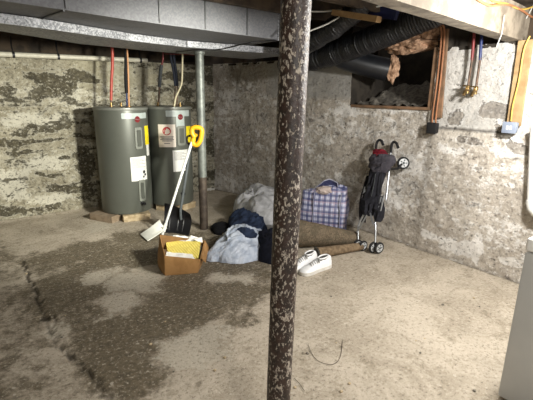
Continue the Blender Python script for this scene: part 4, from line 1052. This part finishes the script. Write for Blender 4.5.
# ------------------------------------------------------------------ sneakers
def shoe_mesh(L, mats):
    # local: toe at +x, heel at 0
    xs = [0, .03, .08, .14, .19, .235, .262, .275]
    hw = [.026, .034, .035, .037, .044, .043, .032, .012]
    ht = [.086, .090, .083, .076, .057, .043, .034, .022]
    return xs, hw, ht
def shoe(name, toe, heel, label, sc=1.0):
    d = V((toe.x-heel.x, toe.y-heel.y, 0)); L = d.length; d.normalize(); s = V((-d.y, d.x, 0)); o = V((heel.x, heel.y, .003)); k = L/.275
    t = thing(name, o, label, 'shoe', 'white lace-up sneakers')
    xs, hw, ht = shoe_mesh(L, None)
    def P(x, y, z): return o+d*(x*k)+s*(y*k)+V((0, 0, z*k*1.05))
    bm = B(); rings = []
    xx = smooth_path([V((x, h, t_)) for x, h, t_ in zip(xs, hw, ht)], 4)
    for p in xx:
        x, w, h = p; rings.append([P(x, w*1.08*math.cos(a), z) for a, z in [(0, .0), (0, .022)]]+[P(x, w*1.08*math.cos(PI), .022), P(x, -w*1.08, 0)])
    loft(bm, rings); obj('sole', bm, M['sole'], t)
    bm = B(); rings = []
    for p in xx:
        x, w, h = p; ring = []
        for j in range(15):
            a = PI*j/14; cz = math.sin(a)**.75; op = 1.0
            y = w*math.cos(a)*(1 if h < .06 else (1-.15*cz)); z = .02+(h-.02)*cz
            if x < .115 and cz > .86: z -= .028*(1-abs(x-.06)/.06)          # collar opening dips
            ring.append(P(x, y, z))
        rings.append(ring)
    loft(bm, rings, closed=True); obj('upper', bm, M['shoe'], t)
    bm = B(); pts = [P(.064+.043*math.cos(a), .021*math.sin(a), .0845+.004*math.cos(a)*-1) for a in [2*PI*j/16 for j in range(16)]]
    loft(bm, [pts, [p-V((0, 0, .02)) for p in pts]]); obj('lining', bm, M['shoe_in'], t)
    bm = B(); ppts = [P(.064+.046*math.cos(a), .024*math.sin(a), .086-.004*math.cos(a)) for a in [2*PI*j/20 for j in range(21)]]
    tube(bm, ppts, .006*k, 8, cap=False); obj('collar', bm, M['shoe'], t)
    for j in range(5):
        x = .118+j*.017; zc = .083-j*.0048
        bm = B(); tube(bm, [P(x-.006, -.024, zc-.012), P(x, 0, zc+.002), P(x+.006, .024, zc-.012)], .0035*k, 6); obj('lace', bm, M['lace'], t)
    bm = B(); tube(bm, smooth_path([P(.116, 0, .087), P(.125, .03, .088), P(.14, .04, .07), P(.125, .02, .088)]), .003*k, 6); obj('lace', bm, M['lace'], t)
    return t
shoe('white_sneaker', onz(300.5, 275.5, .0), onz(329, 266.5, .0), 'white lace-up sneaker fully in view in front of the rugs')
shoe('white_sneaker.001', onz(290, 272.5), onz(314.5, 262), 'white lace-up sneaker half hidden behind the rusty post')

# ------------------------------------------------------------------ stroller
Bs = onz(367, 251)+V((0, 0, 0)); Ts = onx(385, 141, -.085)
Aax = (Ts-Bs); SL = Aax.length; Aax.normalize(); Sx = (onx(392, 146, -.09)-onx(377.5, 141, -.09)); Sx = (Sx-Aax*Sx.dot(Aax)).normalized(); Nn = Sx.cross(Aax).normalized()
if Nn.dot(CAM-Bs) < 0: Nn = -Nn
def SP(px, py, n=0.0):   # stroller point: pixel on the plane of the folded frame, then out by n
    d_ = ray(px, py); pl = Bs+Nn*.0; s_ = (pl-CAM).dot(Nn)/d_.dot(Nn); return CAM+d_*s_+Nn*n
t = thing('folded_stroller', Bs, 'folded dark umbrella stroller leaning upright on the right wall', 'stroller')
hk = {'l': [(371, 200), (374, 172), (375.8, 152), (376.6, 143.5), (378.8, 140.3), (381.5, 141), (383.2, 145)], 'r': [(386, 200), (389, 172), (390.8, 153), (391.6, 145), (393.8, 142), (396.5, 143.5), (398.2, 148)]}
for s_ in 'lr':
    bm = B(); tube(bm, smooth_path([SP(*q_, .0) for q_ in hk[s_][:3]]), .011, 10); fo = obj('frame_tube', bm, M['alu'], t)
    bm = B(); tube(bm, smooth_path([SP(*q_, .0) for q_ in hk[s_][2:]]), [.0135]*24+[.015], 10); obj('hook_handle', bm, M['blackrub'], t)
legs = [[(374, 196), (366, 214), (360.5, 226), (360, 241)], [(372, 188), (376, 212), (377.3, 228), (377, 243)]]
for l in legs:
    bm = B(); tube(bm, smooth_path([SP(*q_, .035) for q_ in l]), .0105, 10); obj('front_leg', bm, M['alu'], t)
for a_, b_ in (((360, 233), (372.5, 211.5)), ((372.5, 211.5), (376.5, 226)), ((380.5, 213), (384, 198)), ((367, 198), (371, 184)), ((383.5, 212), (387, 196)), ((364, 206), (368, 188))):
    bm = B(); tube(bm, [SP(*a_, .06), SP(*b_, .06)], .0085, 8); obj('cross_strut', bm, M['alu'], t)
def bundle(name, pxs, ws, mat, n_off, depth, seed, parent=t):
    path = smooth_path([SP(*q_, n_off) for q_ in pxs], 5); wz = smooth_path([V((w, 0, 0)) for w in ws], 5); bm = B(); rings = []
    for i, (p, w) in enumerate(zip(path, wz)):
        rings.append([p+Sx*math.cos(2*PI*k/20)*w.x*(1+.16*fbm((i*.35, math.cos(2*PI*k/20)*2, seed)))+Nn*math.sin(2*PI*k/20)*depth*(1+.45*fbm((i*.5, k*.9, seed+2)))*(.5+.5*w.x/max(ws)) for k in range(20)])
    loft(bm, rings); return obj(name, bm, mat, parent)
bundle('seat_fabric', [(381, 166), (377, 182), (373, 196), (370, 206), (369, 216)], [.10, .085, .095, .09, .05], M['strollfab'], .03, .065, 4)
bundle('storage_basket', [(379, 196), (380, 206), (380, 215), (379, 222)], [.05, .062, .058, .03], M['strollfab'], .025, .05, 9)
bundle('back_fabric', [(369, 176), (366, 190), (363, 205), (362, 222)], [.03, .045, .05, .03], M['strollfab'], -.01, .045, 6)
hd = bundle('hood', [(384.5, 156.5), (384.5, 161.5), (383, 168), (381, 174)], [.125, .15, .13, .075], M['strollgrey'], .05, .06, 12)
bundle('red_lining', [(382, 151.3), (382.8, 154.5), (384, 158.5)], [.055, .085, .08], M['strollred'], .06, .04, 3, hd)
for k, (x0, y0, x1, y1) in enumerate(((374, 178, 369, 200), (380, 176, 376, 198), (386, 174, 384, 196))):
    bm = B(); tube(bm, smooth_path([SP(x0, y0, .095), SP((x0+x1)/2+1, (y0+y1)/2, .105), SP(x1, y1, .095)]), .008, 6, flat=.5); obj('harness_strap', bm, M['blackrub'] if k != 1 else M['greyins'], t)
def wheel(c, axis, r, w, parent, name='wheel'):
    Mx = axis_m(c, axis); bm = B()
    lathe(bm, [(r*.72, -w*.5), (r*.9, -w*.5), (r, -w*.25), (r, w*.25), (r*.9, w*.5), (r*.72, w*.5), (r*.72, -w*.5)], Mx, 28, cap=False); ty = obj(name, bm, M['tyre'], parent)
    bm = B(); lathe(bm, [(r*.73, -w*.3), (r*.73, w*.42), (r*.6, w*.44), (r*.58, w*.2), (r*.3, w*.2), (r*.28, w*.5), (.002, w*.52)], Mx, 28)
    lathe(bm, [(.002, -w*.3), (r*.73, -w*.3)], Mx, 28, cap=False); hb = obj('hub', bm, M['wheelhub'], ty)
    bm = B()
    for k in range(5):
        a = 2*PI*k/5; p0 = Mx @ V((math.cos(a)*r*.28, math.sin(a)*r*.28, w*.3)); p1 = Mx @ V((math.cos(a)*r*.6, math.sin(a)*r*.6, w*.3)); tube(bm, [p0, p1], r*.08, 6)
    lathe(bm, [(r*.2, w*.5), (r*.2, w*.6), (.002, w*.6)], Mx, 16); obj('hub_cap', bm, M['greyins'], ty)
    return ty
wx_ = (RH*.5-FH*.86).normalized()
for (px, py) in ((357.5, 245), (363, 246.2), (373.3, 247.8), (379, 248.5)):
    c_ = onz(px, py+5.2 if px > 370 else py+4.8); c_ = near(px, py, c_); c_.z = .062 if px > 370 else .057; wheel(c_, wx_, .06 if px > 370 else .055, .024, t)
for l, q_ in ((legs[0], ((357.5, 245), (363, 246))), (legs[1], ((373.5, 247.5), (378.5, 248.2)))):
    bm = B(); a_, b_ = [near(*z_, onz(z_[0], z_[1]+5)) for z_ in q_]; tube(bm, [SP(*l[-1], .035), a_.lerp(b_, .5)], .013, 8); tube(bm, [a_, b_], .006, 6); obj('caster_fork', bm, M['black'], t)
c_ = onx(403.3, 163, -.07); wheel(c_, (CAM-c_+V((0, 3.5, 0))*0+V((.6, -1.2, 0))).normalized(), .062, .03, t, 'rear_wheel')
bm = B(); tube(bm, [SP(392, 170, .02), SP(398, 168.5, .0), c_+V((.01, .01, 0))], .012, 8); obj('rear_axle', bm, M['black'], t)
c2_ = onx(369, 160, -.07)
# ------------------------------------------------------------------ litter
c_ = onz(210, 190, .01); bm = B(); bmesh.ops.create_icosphere(bm, subdivisions=3, radius=1)
for v in bm.verts:
    n = v.co.normalized(); v.co = c_+V((n.x*.075, n.y*.05, n.z*.018+.012))*(1)+V((n.x, n.y, .3*n.z))*.045*fbm(n*2.3)
tag(obj('paper_scrap', bm, M['paper']), 'crumpled white scrap on the floor at the far corner', 'litter')
def wire(name, pxs, label):
    bm = B(); tube(bm, smooth_path([onz(*q_, .006) for q_ in pxs]), .0014, 6); tag(obj(name, bm, M['twig']), label, 'wire')
wire('bent_wire', [(308, 343), (310.5, 351), (317, 360), (329, 364.5), (337, 362), (341, 354), (342.5, 340)], 'thin wire bent in a U on the floor right of the rusty post')
wire('bent_wire.001', [(294, 378), (299, 383), (304.5, 391)], 'short straight wire on the floor beside the foot of the rusty post')
random.seed(4)
for k in range(26):
    if k < 14: px, py = random.uniform(285, 480), random.uniform(285, 395)
    else: px, py = random.uniform(20, 250), random.uniform(245, 395)
    r_ = random.uniform(.005, .011); c_ = onz(px, py, r_*.5); bm = B(); bmesh.ops.create_icosphere(bm, subdivisions=1, radius=r_)
    for v in bm.verts: v.co = V((v.co.x*random.uniform(.8, 1.4), v.co.y*random.uniform(.8, 1.3), v.co.z*.6))+c_
    tag(obj('concrete_crumb', bm, M['block'] if k % 2 else M['rubble'], smooth=False), 'tiny loose concrete crumb lying on the bare floor', 'crumb', 'concrete crumbs on the floor')

# ------------------------------------------------------------------ light
def light(name, ty, loc, e, colr, size=.1, tgt=None, sy=None):
    l = bpy.data.lights.new(name, ty); l.energy = e; l.color = colr
    if ty == 'AREA':
        l.size = size
        if sy: l.shape = 'RECTANGLE'; l.size_y = sy
    else: l.shadow_soft_size = size
    o = bpy.data.objects.new(name, l); col.objects.link(o); o.location = loc
    if tgt is not None: o.rotation_euler = (V(tgt)-V(loc)).to_track_quat('-Z', 'Y').to_euler()
    return o
light('bulb_key', 'POINT', (-1.0, -4.93, 1.88), 205, (1, .975, .93), .07)
light('rear_fill', 'POINT', (-3.2, -6.7, 2.2), 120, (1, .97, .91), .2)  # added fill behind the camera to even out the light, no actual bulb
sp = light('back_wall_fill', 'SPOT', (-1.5, -4.66, 1.74), 900, (1, .98, .86), .14, (-2.75, 0, .72))  # added spot that supplements the key on the back wall, no actual lamp
sp.data.spot_size = math.radians(56); sp.data.spot_blend = .9
w = bpy.data.worlds.new('world'); bpy.context.scene.world = w; w.use_nodes = True
w.node_tree.nodes['Background'].inputs[0].default_value = (1, .95, .88, 1); w.node_tree.nodes['Background'].inputs[1].default_value = .75
sc = bpy.context.scene
sc.view_settings.view_transform = 'Standard'; sc.view_settings.look = 'None'; sc.view_settings.exposure = 0.12
